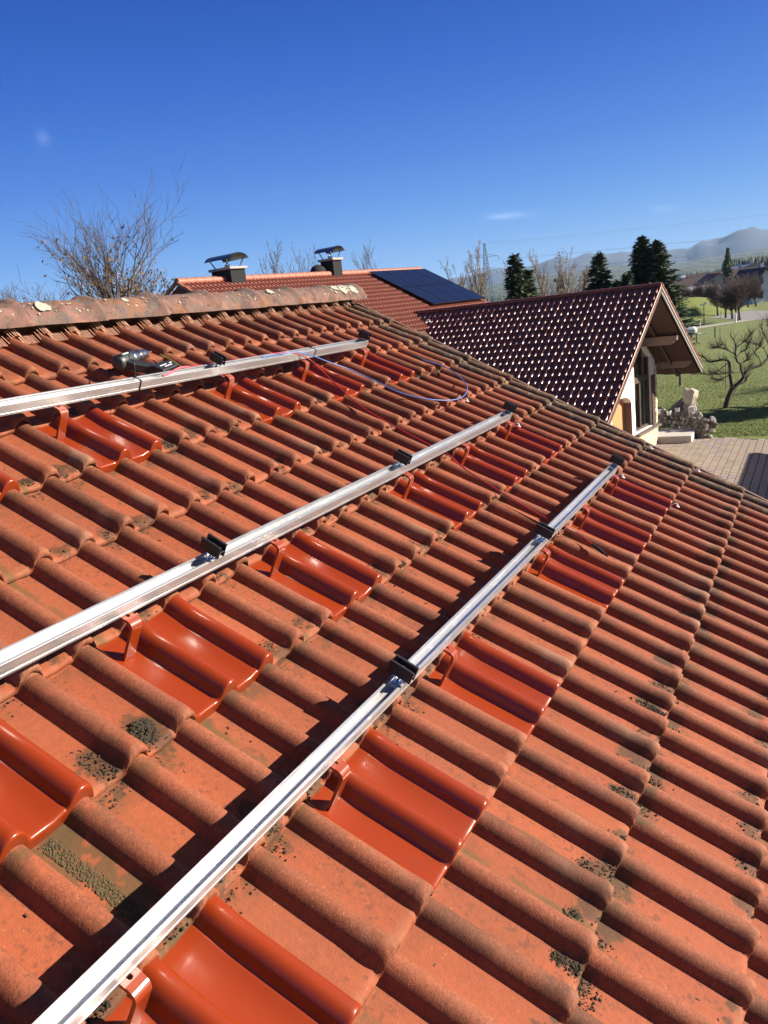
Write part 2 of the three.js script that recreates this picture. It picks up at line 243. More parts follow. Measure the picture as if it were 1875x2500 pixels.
for (let i = 0; i < 13; i++) {
  const u1 = 4.275 - i * 0.405, len = 0.45, mt = i === 0 ? 1 : 0;
  const geo = grid(20, 22, (s, t, a, b) => {
    const q = t, flare = q > 0.86 ? 0.016 * sst(0.84, 0.92, q) - 0.024 * sst(0.95, 1, q) : 0, rad = 0.106 + 0.010 * q + flare, ang = Math.PI * (0.02 + 0.96 * s);
    const n = (fbm(q * 11 + i * 13, s * 9 + i * 5, 4) - 0.5) * 0.012;
    return [(q - 1) * len, Math.sin(ang) * (rad + n) * 1.0 - 0.002, Math.cos(ang) * (rad + n) * 1.12];
  }, (s, t) => [(t * 0.45 + i * 0.37) / 1.3, s * 0.33 / 0.65 + i * 0.21]);
  const g2 = grid(20, 1, (s, t) => { const ang = Math.PI * (0.02 + 0.96 * s), rad = 0.108 - t * 0.022; return [-0.001 - t * 0.004, Math.sin(ang) * rad, Math.cos(ang) * rad * 1.12]; }, (s, t) => [s, t * 0.1]);
  const m = mesh('ridge_tile', merge([geo, g2]), new THREE.MeshStandardMaterial({ map: ridgeMap, roughness: 0.9, bumpMap: ridgeMap, bumpScale: 0.004, side: THREE.DoubleSide }), roof);
  const p = V3(u1, RIDGE_Y, RIDGE_Z); m.position.set(p.x, p.y * CP + p.z * SP, -p.y * SP + p.z * CP); m.rotation.set(-PITCH + (hash(i, 5) - 0.5) * 0.03, 0, -0.014 + (hash(i, 8) - 0.5) * 0.008);
}
{ // lichen rosettes on the ridge, thin crusts lying on the tiles
  const R = rng(12), list = [], crust = (u, ang, s) => { const n = 36, pts = []; for (let i = 0; i < n; i++) { const a = i / n * 6.283, q = s * (0.55 + 0.55 * noise2(Math.cos(a) * 1.6 + u * 70 + 9, Math.sin(a) * 1.6 + s * 900) + 0.12 * NT[(i * 91 + Math.round(u * 1000)) & 65535]); pts.push([Math.cos(a) * q * 1.25, Math.sin(a) * q]); } const g = prism(pts, 0.002, 0.0008); g.rotateX(-Math.PI / 2).rotateX(Math.PI / 2 - ang).translate(u, Math.sin(ang) * 0.1135 + RIDGE_Y, Math.cos(ang) * 0.1275 + RIDGE_Z); g.applyMatrix4(new THREE.Matrix4().makeRotationX(-PITCH)); list.push(g); };
  for (const [x, s, a] of [[1.38, 0.018, 0.55], [1.53, 0.034, 0.85], [2.02, 0.017, 1.0], [2.22, 0.028, 1.05], [2.62, 0.025, 1.0], [3.2, 0.026, 1.0], [3.95, 0.03, 1.0], [4.02, 0.035, 0.75], [4.1, 0.032, 1.15], [4.16, 0.03, 0.7], [4.2, 0.026, 1.0]]) crust(x, a, s);
  for (let i = 0; i < 90; i++) crust(1.3 + R() * 2.6, 0.5 + R() * 1.2, 0.002 + R() * R() * 0.007);
  for (let i = 0; i < 60; i++) crust(3.85 + R() * 0.38, 0.45 + R() * 1.1, 0.004 + R() * 0.012);
  const m = mesh('lichen', merge(list), mat(0.30, 0.285, 0.23, 0.95), roof); m.userData.kind = 'stuff';
  const comb = []; for (let i = 0; i < 640; i++) { const u = -0.9 + i * 0.008 + (R() - 0.5) * 0.002; if (u > 4.1) break; const x = Math.abs(u / RS - Math.round(u / RS)) * RS, h = HALF.reduce((b, q) => q[0] <= x ? q[1] : b, 0); comb.push(box(0.003, 0.0012, 0.042).rotateX(0.5).rotateY(0.35 + (R() - 0.5) * 0.2).translate(u, -0.04 + h, 0.02)); }
  const c = mesh('ridge_vent_comb', merge(comb), mat(0.42, 0.22, 0.14, 0.6), roof); c.userData.kind = 'stuff';
  mesh('ridge_batten', box(6.6, 0.12, 0.05, 0.97, -0.015, -0.075), mat(0.05, 0.03, 0.02, 0.95), roof);
}
/* white storm clips hooked over a few tile edges */
const clipMat = mat(0.7, 0.7, 0.68, 0.5);
for (const [x, y, where] of [[1587, 1092, 'on the dark verge tiles nearest the gabled house wall'], [1703, 1148, 'on the verge above the paved yard'], [1517, 1162, 'just beyond the end of the lowest rail'], [1650, 1233, 'at the corner of the farthest steel tile below the lowest rail'], [1263, 1037, 'just beyond the end of the middle rail'], [1137, 976, 'beside the bend of the blue cable'], [1046, 783, 'on the verge high up near the ridge end']]) {
  const p = onRoof(x, y, 0.0); const t = onRoofThing('storm_clip', `small white storm clip ${where}`, 'clip', p.x, 0, p.z, 'white storm clips on the tile edges');
  mesh('hook', tube([V3(0, -0.03, -0.02), V3(0, 0.001, -0.012), V3(0, 0.008, 0.004), V3(0, -0.004, 0.016)], 0.003, 10, 6), clipMat, t); mesh('tab', box(0.014, 0.002, 0.018).translate(0, -0.002, 0.012), clipMat, t);
}

/* ---------- mounting rails, clamps, hooks, cables and the drill ---------- */
const HB = 0.058, RH = 0.04, RTOP = HB + RH, RAILV = [0.682, 1.616, 2.230], RAILU = [-1.75, 3.13];
const aluRough = texture(256, 1024, (x, y) => 0.33 + 0.12 * fbm(x * 60, y * 4, 3) + 0.06 * sst(0.6, 0.8, fbm(x * 10 + 3, y * 40, 3)), false);
const aluTone = texture(256, 1024, (x, y) => { const n = fbm(x * 30, y * 6, 3), s = noise2(x * 70, y * 420) > 0.978 ? 0.4 : 0; return mixc([0.56, 0.56, 0.565], [0.50, 0.498, 0.49], sst(0.45, 0.75, n)).map(q => q * (1 - s)); });
const alu = new THREE.MeshPhysicalMaterial({ map: aluTone, metalness: 0.9, roughness: 1, roughnessMap: aluRough, anisotropy: 0.55 });
const steel = mat(0.75, 0.74, 0.72, 0.25, { metalness: 1 });
const black = new THREE.MeshPhysicalMaterial({ color: RGB(0.012, 0.011, 0.011), roughness: 0.42 });
const PROFILE = [[-0.019, 0.001], [-0.018, 0], [0.018, 0], [0.019, 0.001], [0.019, 0.0085], [0.0182, 0.0092], [0.0182, 0.0102], [0.019, 0.011], [0.019, 0.0388], [0.0182, 0.04], [0.0128, 0.04], [0.0122, 0.039], [0.0122, 0.0372], [0.0158, 0.0364], [0.0158, 0.0205], [0.0148, 0.0192], [0.004, 0.0188], [-0.004, 0.0188], [-0.0148, 0.0192], [-0.0158, 0.0205], [-0.0158, 0.0364], [-0.0122, 0.0372], [-0.0122, 0.039], [-0.0128, 0.04], [-0.0182, 0.04], [-0.019, 0.0388], [-0.019, 0.011], [-0.0182, 0.0102], [-0.0182, 0.0092], [-0.019, 0.0085]];
function railGeometry(len, seed) {
  const p = [], n = [], uv = [], N = PROFILE.length; let arc = 0;
  for (let i = 0; i < N; i++) {
    const [z0, y0] = PROFILE[i], [z1, y1] = PROFILE[(i + 1) % N], d = Math.hypot(z1 - z0, y1 - y0), nz = (y1 - y0) / d, ny = -(z1 - z0) / d;
    const q = (x, z, y, s, t) => { p.push(x, y, z); n.push(0, ny, nz); uv.push(s / 0.1, t / 1.6 + seed); };
    const tri = [[0, 0], [1, 0], [1, 1], [0, 0], [1, 1], [0, 1]];
    for (const [a, b] of tri) q(a * len, b ? z1 : z0, b ? y1 : y0, arc + b * d, a * len);
    arc += d;
  }
  const g = new THREE.BufferGeometry(); g.setAttribute('position', new THREE.Float32BufferAttribute(p, 3)); g.setAttribute('normal', new THREE.Float32BufferAttribute(n, 3)); g.setAttribute('uv', new THREE.Float32BufferAttribute(uv, 2)); return g;
}
const endCap = () => { const s = new THREE.ShapeGeometry(new THREE.Shape(PROFILE.map(([z, y]) => new THREE.Vector2(z, y)))); return s.rotateY(Math.PI / 2).scale(1, 1, -1); };
const railNames = ['topmost aluminium mounting rail near the roof ridge', 'middle aluminium mounting rail across the roof', 'lowest aluminium mounting rail nearest the camera'];
RAILV.forEach((v, i) => {
  const t = onRoofThing('mounting_rail', railNames[i], 'rail', RAILU[0], HB, v, 'aluminium rails on the roof');
  const cut = 1.352 - RAILU[0], whole = RAILU[1] - RAILU[0];
  if (i === 0) { mesh('profile', railGeometry(cut - 0.001, 0.1), alu, t); const m = mesh('profile', railGeometry(whole - cut - 0.001, 0.63), alu, t); m.position.set(cut + 0.001, 0.0006, 0.0004); }
  else mesh('profile', railGeometry(whole, i * 0.37), alu, t);
  mesh('end_face', endCap().translate(whole + 0.0005, 0, 0), mat(0.05, 0.05, 0.05, 0.6), t);
});
const lineOf = ['topmost', 'middle', 'lowest'], placeOf = ['nearest the camera', 'second along', 'at the far end'];
[[1.815, 0, 1], [3.095, 0, 2], [0.69, 1, 0], [1.83, 1, 1], [3.095, 1, 2], [0.685, 2, 0], [1.86, 2, 1], [3.095, 2, 2]].forEach(([u, i, w]) => {
  const t = onRoofThing('module_clamp', `black module clamp on the ${lineOf[i]} rail, ${i === 0 && w === 1 ? 'beside the drill' : placeOf[w]}`, 'clamp', u, RTOP, RAILV[i], 'black clamps on the rails');
  const parts = []; for (const s of [-1, 1]) { parts.push(rbox(0.0035, 0.036, 0.066, 0.001, s * 0.0115, 0.031, 0)); parts.push(rbox(0.0075, 0.0025, 0.066, 0.001, s * 0.0142, 0.0485, 0)); }
  parts.push(rbox(0.022, 0.003, 0.066, 0.001, 0, 0.031, 0)); mesh('clamp_body', merge(parts), black, t);
  const hex = new THREE.CylinderGeometry(0.0062, 0.0062, 0.007, 20).translate(0, 0.036, 0); mesh('bolt_head', hex, steel, t);
  mesh('bolt_socket', new THREE.CylinderGeometry(0.0032, 0.0032, 0.001, 6).translate(0, 0.0399, 0), black, t);
  mesh('bolt', new THREE.CylinderGeometry(0.004, 0.004, 0.05, 12).translate(0, 0.006, 0), steel, t);
  mesh('sliding_nut', rbox(0.030, 0.012, 0.024, 0.0012, -0.006, -0.012, 0), steel, t);
  mesh('spring_clip', merge([box(0.010, 0.02, 0.0014, -0.002, 0.007, 0.009), box(0.010, 0.02, 0.0014, -0.002, 0.007, -0.009)]), steel, t);
  if (w === 2) mesh('end_stop', rbox(0.03, 0.016, 0.026, 0.002, 0.016, -0.002, 0), black, t);
});
function ribbon(path, thick, width) { // path of [v, h]
  const pts = path.map(q => new THREE.Vector2(...q)), l = [], r = [];
  pts.forEach((q, i) => { const a = pts[Math.max(0, i - 1)], b = pts[Math.min(pts.length - 1, i + 1)], d = b.clone().sub(a).normalize(), n = new THREE.Vector2(-d.y, d.x).multiplyScalar(thick / 2); l.push(q.clone().add(n)); r.push(q.clone().sub(n)); });
  const s = new THREE.Shape([...l, ...r.reverse()]); const g = new THREE.ExtrudeGeometry(s, { depth: width - 0.002, bevelEnabled: true, bevelSize: 0.001, bevelThickness: 0.001, bevelSegments: 2 });
  return g.translate(0, 0, -(width - 0.002) / 2).rotateY(-Math.PI / 2);
}
const arcPts = (cx, cy, r, a0, a1, n = 6) => Array.from({ length: n + 1 }, (_, i) => { const a = a0 + (a1 - a0) * i / n; return [cx + Math.cos(a) * r, cy + Math.sin(a) * r]; });
const hookArm = ribbon([[-0.02, -0.062], [0.035, -0.0605], ...arcPts(0.040, -0.050, 0.0105, -Math.PI / 2, 0, 4), [0.0515, 0.03], ...arcPts(0.038, 0.0395, 0.0135, 0, Math.PI / 2, 6), [0.030, 0.054]], 0.006, 0.034);
const hookPlate = (() => { const s = new THREE.Shape(); const w = 0.017; s.moveTo(-w, -0.03); s.lineTo(w, -0.03); s.lineTo(w, 0.031); s.lineTo(-w, 0.031); s.lineTo(-w, -0.03); const h = new THREE.Path(); h.absarc(0, 0.022, 0.0048, 0, Math.PI, false); h.lineTo(-0.0048, -0.008); h.absarc(0, -0.008, 0.0048, Math.PI, 2 * Math.PI, false); h.lineTo(0.0048, 0.022); s.holes.push(h); return new THREE.ExtrudeGeometry(s, { depth: 0.005, bevelEnabled: true, bevelSize: 0.0005, bevelThickness: 0.0005, bevelSegments: 1 }).rotateX(Math.PI / 2).translate(0, 0.0565, 0); })();
const hookBase = (() => { const s = new THREE.Shape([[-0.055, -0.10], [0.03, -0.10], [0.03, 0.0], [0.012, 0.026], [-0.055, 0.018]].map(q => new THREE.Vector2(...q))); return new THREE.ExtrudeGeometry(s, { depth: 0.004, bevelEnabled: true, bevelSize: 0.0006, bevelThickness: 0.0006, bevelSegments: 1 }).rotateX(Math.PI / 2).translate(0, -0.0585, 0); })();
METAL.forEach(([r, ks], i) => ks.forEach((k, n) => {
  const t = onRoofThing('roof_hook', `orange red roof hook under the ${lineOf[i]} rail, ${['at the very near edge','second from the near end','third from the near end','third from the far end','second from the far end','at the far end'][n]}`, 'hook', (k - 2) * RS + 0.077, 0, RAILV[i], 'orange red hooks carrying the rails');
  mesh('arm', hookArm, enamelPlain, t); mesh('slotted_plate', hookPlate, enamelPlain, t); mesh('base_plate', hookBase, enamelPlain, t);
  mesh('rivet', merge([-0.02, -0.036].map(x => new THREE.SphereGeometry(0.0045, 10, 6).scale(1, 0.45, 1).translate(x, -0.058, -0.004))), enamelPlain, t);
  mesh('saddle', rbox(0.04, 0.006, 0.016, 0.002, 0.004, -0.062, 0.052), mat(0.33, 0.16, 0.10, 0.6), t);
}));
const roofPath = list => list.map(([x, y, h]) => { const p = onRoof(x, y, h); return V3(p.x, p.y, p.z); });
function cable(name, label, pts, r, m, ends) {
  const t = onRoofThing(name, label, 'cable', 0, 0, 0); const path = roofPath(pts); mesh('sheath', tube(path, r, 120, 7), m, t);
  if (ends) { const a = path[path.length - 1], d = a.clone().sub(path[path.length - 2]).normalize(); d.y *= 0.3; d.normalize(); mesh('connector', merge([bar(a, a.clone().addScaledVector(d, 0.026), 0.0055, 0.0085, 12), bar(a.clone().addScaledVector(d, 0.026), a.clone().addScaledVector(d, 0.062), 0.0085, 0.0075, 12), bar(a.clone().addScaledVector(d, 0.062), a.clone().addScaledVector(d, 0.085), 0.0055, 0.004, 12)]), black, t); }
  return t;
}
const redSheath = mat(0.30, 0.012, 0.018, 0.4), blueSheath = mat(0.05, 0.13, 0.36, 0.4), pinkSheath = mat(0.62, 0.10, 0.13, 0.45);
cable('red_cable', 'dark red cable running from the topmost rail down under both lower rails', [[402, 917, 0.093], [430, 902, 0.1], [455, 896, 0.094], [520, 888, 0.088], [610, 873, 0.09], [704, 860, 0.102], [728, 864, 0.1], [756, 878, 0.08], [800, 919, 0.04], [843, 960, 0.02], [899, 1004, 0.012], [957, 1037, 0.012], [1048, 1086, 0.014], [1087, 1104, 0.02], [1130, 1141, 0.012], [1203, 1189, 0.01], [1275, 1233, 0.012], [1328, 1262, 0.016], [1379, 1286, 0.022], [1411, 1302, 0.012], [1446, 1329, 0.012]], 0.0031, redSheath, true);
cable('blue_cable', 'bright blue cable looping over the tiles beyond the topmost rail', [[640, 872, 0.09], [700, 862, 0.1], [722, 860, 0.104], [755, 866, 0.095], [800, 883, 0.06], [861, 905, 0.035], [921, 933, 0.022], [981, 960, 0.014], [1042, 974, 0.02], [1102, 977, 0.03], [1129, 969, 0.04], [1141, 948, 0.045], [1126, 924, 0.035], [1087, 896, 0.02], [1032, 878, 0.014]], 0.0031, blueSheath, true);
cable('earth_wire', 'thin green and yellow earth wire behind the topmost rail', [[392, 866, 0.012], [410, 875, 0.02], [430, 887, 0.05], [446, 897, 0.09]], 0.0026, mat(0.30, 0.38, 0.04, 0.5));
cable('pink_strap', 'faded pink strap lying across the topmost rail', [[398, 918, 0.101], [418, 909, 0.103], [436, 899, 0.106], [452, 896, 0.104], [462, 897, 0.1]], 0.0045, pinkSheath);
function cableTie(u, i, label, tail) {
  const t = onRoofThing('cable_tie', label, 'cable tie', u, 0, RAILV[i], 'black cable ties round the topmost rail'); const e = 0.0022, z = 0.0205, y0 = HB - 0.002, y1 = RTOP + 0.002, w = 0.0045;
  mesh('strap', merge([box(w, e, 2 * z, 0, y0, 0), box(w, e, 2 * z, 0, y1, 0), box(w, y1 - y0 + e, e, 0, (y0 + y1) / 2, z), box(w, y1 - y0 + e, e, 0, (y0 + y1) / 2, -z)]), black, t);
  mesh('tail', tube(tail.map(q => V3(...q)), 0.0019, 16, 5), black, t); mesh('head', rbox(0.008, 0.006, 0.009, 0.001, 0, y1 + 0.003, -0.012), black, t);
}
cableTie(1.354, 0, 'black cable tie at the joint of the topmost rail by the drill', [[0, RTOP + 0.004, -0.012], [0.01, RTOP + 0.05, -0.04], [0.05, 0.13, -0.10], [0.11, 0.14, -0.16]]);
cableTie(2.575, 0, 'black cable tie holding the red and blue cables to the topmost rail', [[0, RTOP + 0.004, -0.012], [-0.01, RTOP + 0.03, -0.04], [-0.05, 0.12, -0.09], [-0.1, 0.11, -0.14]]);

{ // cordless drill lying on its side across the rolls
  const t = onRoofThing('cordless_drill', 'grey and black cordless drill lying on the tiles behind the topmost rail', 'drill', 1.585, 0.012, 0.425); t.rotation.set(PITCH, 0, 0); const inner = new THREE.Group();
  const turn = new THREE.Matrix4().makeRotationY(0.22), put = g => { g.applyMatrix4(turn); return g; };
  const grey = mat(0.035, 0.038, 0.036, 0.45), dark = mat(0.014, 0.014, 0.015, 0.5), chrome = mat(0.42, 0.42, 0.41, 0.28, { metalness: 1 }), gun = mat(0.16, 0.16, 0.16, 0.35, { metalness: 0.9 });
  const lathe = (pts, n = 24) => new THREE.LatheGeometry(pts.map(q => new THREE.Vector2(...q)), n).rotateZ(-Math.PI / 2);
  mesh('motor_housing', put(lathe([[0, -0.1], [0.022, -0.098], [0.030, -0.09], [0.033, -0.07], [0.033, -0.03], [0.031, -0.005], [0.028, 0.0]]).translate(0, 0.026, 0)), grey, t);
  mesh('gear_case', put(lathe([[0.028, 0], [0.030, 0.004], [0.029, 0.03], [0.024, 0.042], [0.022, 0.05]]).translate(0, 0.026, 0)), chrome, t);
  mesh('torque_ring', put(lathe([[0.022, 0.05], [0.026, 0.052], [0.026, 0.070], [0.022, 0.072]], 18).translate(0, 0.026, 0)), gun, t);
  mesh('chuck', put(lathe([[0.021, 0.072], [0.022, 0.085], [0.021, 0.105], [0.014, 0.122], [0.008, 0.128]], 20).translate(0, 0.026, 0)), chrome, t);
  mesh('bit', put(bar(V3(0.125, 0.026, 0), V3(0.162, 0.027, 0), 0.0036, 0.003, 8)), steel, t);
  mesh('handle', put(merge([ribbon2([[-0.055, 0.02], [-0.045, 0.05], [-0.02, 0.085], [0.0, 0.115]], [0.040, 0.038, 0.035, 0.042], 0.036)])), dark, t);
  mesh('trigger', put(rbox(0.014, 0.014, 0.03, 0.004, -0.005, 0.024, 0.058).rotateY(-0.5)), grey, t);
  mesh('battery', put(merge([rbox(0.125, 0.058, 0.052, 0.008, 0.03, 0.026, 0.148), rbox(0.10, 0.046, 0.02, 0.004, 0.02, 0.026, 0.118)])), dark, t);
  mesh('battery_lettering', put(merge([[0.0, 0.143, 0.05], [0.02, 0.156, 0.055], [0.055, 0.143, 0.02]].map(([x, z, w]) => box(w, 0.001, 0.0045, x + 0.012, 0.0557, z)))), mat(0.6, 0.6, 0.6, 0.5), t);
  mesh('vent', put(merge([0, 1, 2, 3].map(i => box(0.004, 0.002, 0.018, -0.088 + i * 0.008, 0.0575, 0)))), dark, t);
  mesh('housing_badge', put(box(0.04, 0.001, 0.008, -0.045, 0.0592, 0)), mat(0.45, 0.45, 0.45, 0.4), t);
}
function ribbon2(path, widths, thick) { const pts = path.map(q => new THREE.Vector2(...q)), l = [], r = []; pts.forEach((q, i) => { const a = pts[Math.max(0, i - 1)], b = pts[Math.min(pts.length - 1, i + 1)], d = b.clone().sub(a).normalize(), n = new THREE.Vector2(-d.y, d.x).multiplyScalar(widths[i] / 2); l.push(q.clone().add(n)); r.push(q.clone().sub(n)); }); const g = new THREE.ExtrudeGeometry(new THREE.Shape([...l, ...r.reverse()]), { depth: thick - 0.012, bevelEnabled: true, bevelSize: 0.004, bevelThickness: 0.006, bevelSegments: 3 }); return g.rotateX(Math.PI / 2).translate(0, 0.026 + thick / 2 - 0.006, 0); }

/* ---------- ground, lawn, yard, roads ---------- */
const grassMap = texture(1024, 1024, (x, y) => { const a = fbm(x * 6, y * 6, 3), b = fbm(x * 60, y * 60, 3), c = noise2(x * 250, y * 250); let q = mixc([0.095, 0.135, 0.018], [0.15, 0.165, 0.03], a); q = mixc(q, [0.06, 0.085, 0.013], sst(0.45, 0.7, b) * 0.6); q = mixc(q, [0.20, 0.16, 0.05], sst(0.9, 1, c) * 0.6); return q.map(v => v * (0.8 + 0.4 * c)); });
const grassT = (rx, ry) => { const t = grassMap.clone(); t.repeat.set(rx, ry); t.needsUpdate = true; return t; };
{ // the one sheet of ground, out to the horizon
  const R = 16000, rings = [0, 8, 20, 40, 80, 160, 320, 640, 1300, 2600, 5200, 10000, R];
  const g = grid(48, rings.length - 1, (a, b, i, j) => [Math.cos(-a * 2 * Math.PI) * rings[j] + 30, GY - 0.02, Math.sin(-a * 2 * Math.PI) * rings[j]], (a, b, i, j) => [Math.cos(-a * 2 * Math.PI) * rings[j] / 9, Math.sin(-a * 2 * Math.PI) * rings[j] / 9]);
  g.computeVertexNormals(); structure(mesh('ground', g, new THREE.MeshStandardMaterial({ map: grassMap, roughness: 0.95 })));
}
const sheet = (name, pts, y, m, scale = 1) => { const s = new THREE.ShapeGeometry(new THREE.Shape(pts.map(([x, z]) => new THREE.Vector2(x, -z)))); s.rotateX(-Math.PI / 2).translate(0, y, 0); const p = s.attributes.position, uv = []; for (let i = 0; i < p.count; i++) uv.push(p.getX(i) / scale, p.getZ(i) / scale); s.setAttribute('uv', new THREE.Float32BufferAttribute(uv, 2)); return structure(mesh(name, s, m)); };
const ribbonRoad = (name, pts, w, y, m) => { const c = new THREE.CatmullRomCurve3(pts.map(([x, z]) => V3(x, y, z))), n = 60; const g = grid(1, n, (a, b) => { const p = c.getPoint(b), t = c.getTangent(b); return [p.x + t.z * w * (a - 0.5), y, p.z - t.x * w * (a - 0.5)]; }, (a, b) => [a * w / 3, b * n / 3]); g.computeVertexNormals(); return structure(mesh(name, g, m)); };
const asphalt = mat(0.20, 0.19, 0.18, 0.9, { bumpMap: grainMap, bumpScale: 0.004 });
const gravel = mat(0.30, 0.27, 0.21, 0.95);
ribbonRoad('lane', [[70, -22], [95, -14.5], [104, -11.3], [110, -7.2], [118, 0], [135, 12], [180, 32]], 3.0, GY + 0.004, gravel);
ribbonRoad('road', [[190, -40], [158, -19], [137, -10.4], [124, -5.2], [116, -2], [108, 6], [100, 22]], 8.5, GY + 0.008, asphalt);
/* a grassed bank beside the lane */
{ const g = grid(40, 20, (a, b) => { const x = (a - 0.5) * 2, z = (b - 0.5) * 2, q = Math.max(0, 1 - x * x - z * z); return [x * 16, q * q * 3.0 * (0.9 + 0.2 * noise2(a * 5, b * 5)) - 0.03, z * 7]; }, (a, b) => [a * 4, b * 2]); const m = structure(mesh('bank', g, new THREE.MeshStandardMaterial({ map: grassMap, roughness: 0.95 }))); m.position.set(136, GY, -15.5); m.rotation.y = -0.5; }
{ // broad fields across the valley floor
  const far = [[330, -130], [330, 200], [760, 420], [1500, 500], [2300, 100], [2100, -900], [900, -520]];
  sheet('field', far, GY + 0.05, mat(0.17, 0.21, 0.085, 0.95)); sheet('field', [[520, -160], [560, 60], [900, 120], [980, -240]], GY + 0.1, mat(0.22, 0.25, 0.11, 0.95)); sheet('field', [[1100, -420], [1150, 160], [1600, 200], [1700, -520]], GY + 0.15, mat(0.12, 0.16, 0.07, 0.95));
}
/* paved yard: blocks laid in rows along x */
{
  const y0 = GY + 0.03, bx = 0.37, bz = 0.24, gap = 0.022, edge = z => 31.9 - 0.12 * (z + 0.6) * (z + 0.6) - 0.25 * Math.max(0, z);
  const yard = thing('paved_yard', 'sunlit yard of sand coloured paving blocks below the roof', 'paving', [0, y0, 0]); yard.userData.kind = 'structure'; delete yard.userData.category;
  const bed = []; for (let i = 0; i <= 24; i++) { const z = -3.2 + i * 0.6; bed.push([edge(z) - 0.04, z]); }
  const s = new THREE.ShapeGeometry(new THREE.Shape([[5, 3.2], [5, -11.2], ...bed.map(([x, z]) => [x, -z]).reverse()].map(q => new THREE.Vector2(...q)))); s.rotateX(-Math.PI / 2).translate(0, 0.006, 0); mesh('sand_bed', s, mat(0.06, 0.042, 0.03, 0.95), yard);
  const geo = rbox(bx - gap, 0.06, bz - gap, 0.006), R = rng(8), tones = Array.from({ length: 6 }, (_, i) => mat(0.25 + 0.025 * (i % 3) - 0.02 * (i > 3), 0.195 + 0.02 * (i % 3), 0.152 + 0.014 * (i % 4), 0.9, { bumpMap: grainMap, bumpScale: 0.003 })), far = [];
  let n = 0;
  for (let j = -13; j < 40; j++) for (let i = 20; i < 90; i++) {
    const z = (j + 0.5) * bz, x = (i + (j & 1) * 0.5) * bx; if (x + bx / 2 > edge(z) || x < 8) continue;
    const y = 0.0 + (R() - 0.5) * 0.006, tone = tones[Math.floor(R() * 6)], p = V3(x, y0 + y, z).sub(EYE), d = p.dot(FWD), px = PX + p.dot(RIGHT) / d * FOCAL, py = PY - p.dot(UP) / d * FOCAL;
    if (px > 1590 && px < 1880 && py < 1240 && n < 299) { const m = mesh('paving_block', geo, tone, yard); m.position.set(x, y, z); n++; } else far.push(geo.clone().translate(x, y, z));
  }
  const m = mesh('paving_blocks_beyond', merge(far.filter((_, i) => true)), tones[1], yard); m.userData.kind = 'stuff';
}
{ // blades of grass on the near lawn
  const blade = new THREE.BufferGeometry(); const q = []; for (let i = 0; i < 4; i++) { const a = i * 1.6, c = Math.cos(a), s = Math.sin(a); q.push(-0.012 * c, 0, -0.012 * s, 0.012 * c, 0, 0.012 * s, 0.03 * s, 0.07, 0.03 * c); } blade.setAttribute('position', new THREE.Float32BufferAttribute(q, 3)); blade.computeVertexNormals();
  const N = 60000, R = rng(33), im = new THREE.InstancedMesh(blade, new THREE.MeshStandardMaterial({ color: RGB(1, 1, 1), roughness: 0.9, side: THREE.DoubleSide }), N), M = new THREE.Matrix4(), Q = new THREE.Quaternion(), c = new THREE.Color(); let n = 0;
  while (n < N) { const x = 30 + R() * R() * 42, z = -9 + R() * 13; if (x < 32.2 && z > -3.3) continue; const s = 0.28 + R() * 0.42; Q.setFromAxisAngle(V3(0, 1, 0), R() * 6.3); M.compose(V3(x, GY - 0.02, z), Q, V3(s, s * (0.7 + R() * 0.7), s)); im.setMatrixAt(n, M); const t = R(); c.setRGB(0.085 + 0.085 * t, 0.13 + 0.06 * t, 0.018 + 0.016 * t); im.setColorAt(n, c); n++; }
  im.name = numbered('grass'); im.castShadow = im.receiveShadow = true; tag(im, 'short tufty grass of the orchard lawn', 'grass', null, 'stuff'); scene.add(im);
}

/* ---------- the farm buildings beyond ---------- */
const FARM = [27.365, -1.7206], FTURN = -8.5 * Math.PI / 180;
const A3 = 35.2 * Math.PI / 180, T3 = Math.tan(A3), S3 = Math.sin(A3), C3 = Math.cos(A3), RY3 = -0.223 - GY;     // gable roof: ridge height over ground
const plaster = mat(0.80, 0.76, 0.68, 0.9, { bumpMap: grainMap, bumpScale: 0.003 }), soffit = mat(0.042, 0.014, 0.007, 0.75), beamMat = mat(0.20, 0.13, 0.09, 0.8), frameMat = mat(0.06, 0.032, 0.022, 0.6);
const clay3 = [0, 1, 2].map(i => new THREE.MeshPhysicalMaterial({ color: RGB(0.165 + 0.012 * i, 0.042 + 0.004 * i, 0.021 + 0.002 * i), roughness: 0.5, specularIntensity: 0.7, clearcoat: 0.3, clearcoatRoughness: 0.2 }));
const glass = new THREE.MeshPhysicalMaterial({ color: RGB(0.62, 0.68, 0.66), roughness: 0.06, transmission: 1, thickness: 0, ior: 1.5 });
const farm = thing('gable_house', 'low gabled house with dark glinting clay tiles and wide wooden eaves', 'house', [FARM[0], GY, FARM[1]]); farm.rotation.y = FTURN;
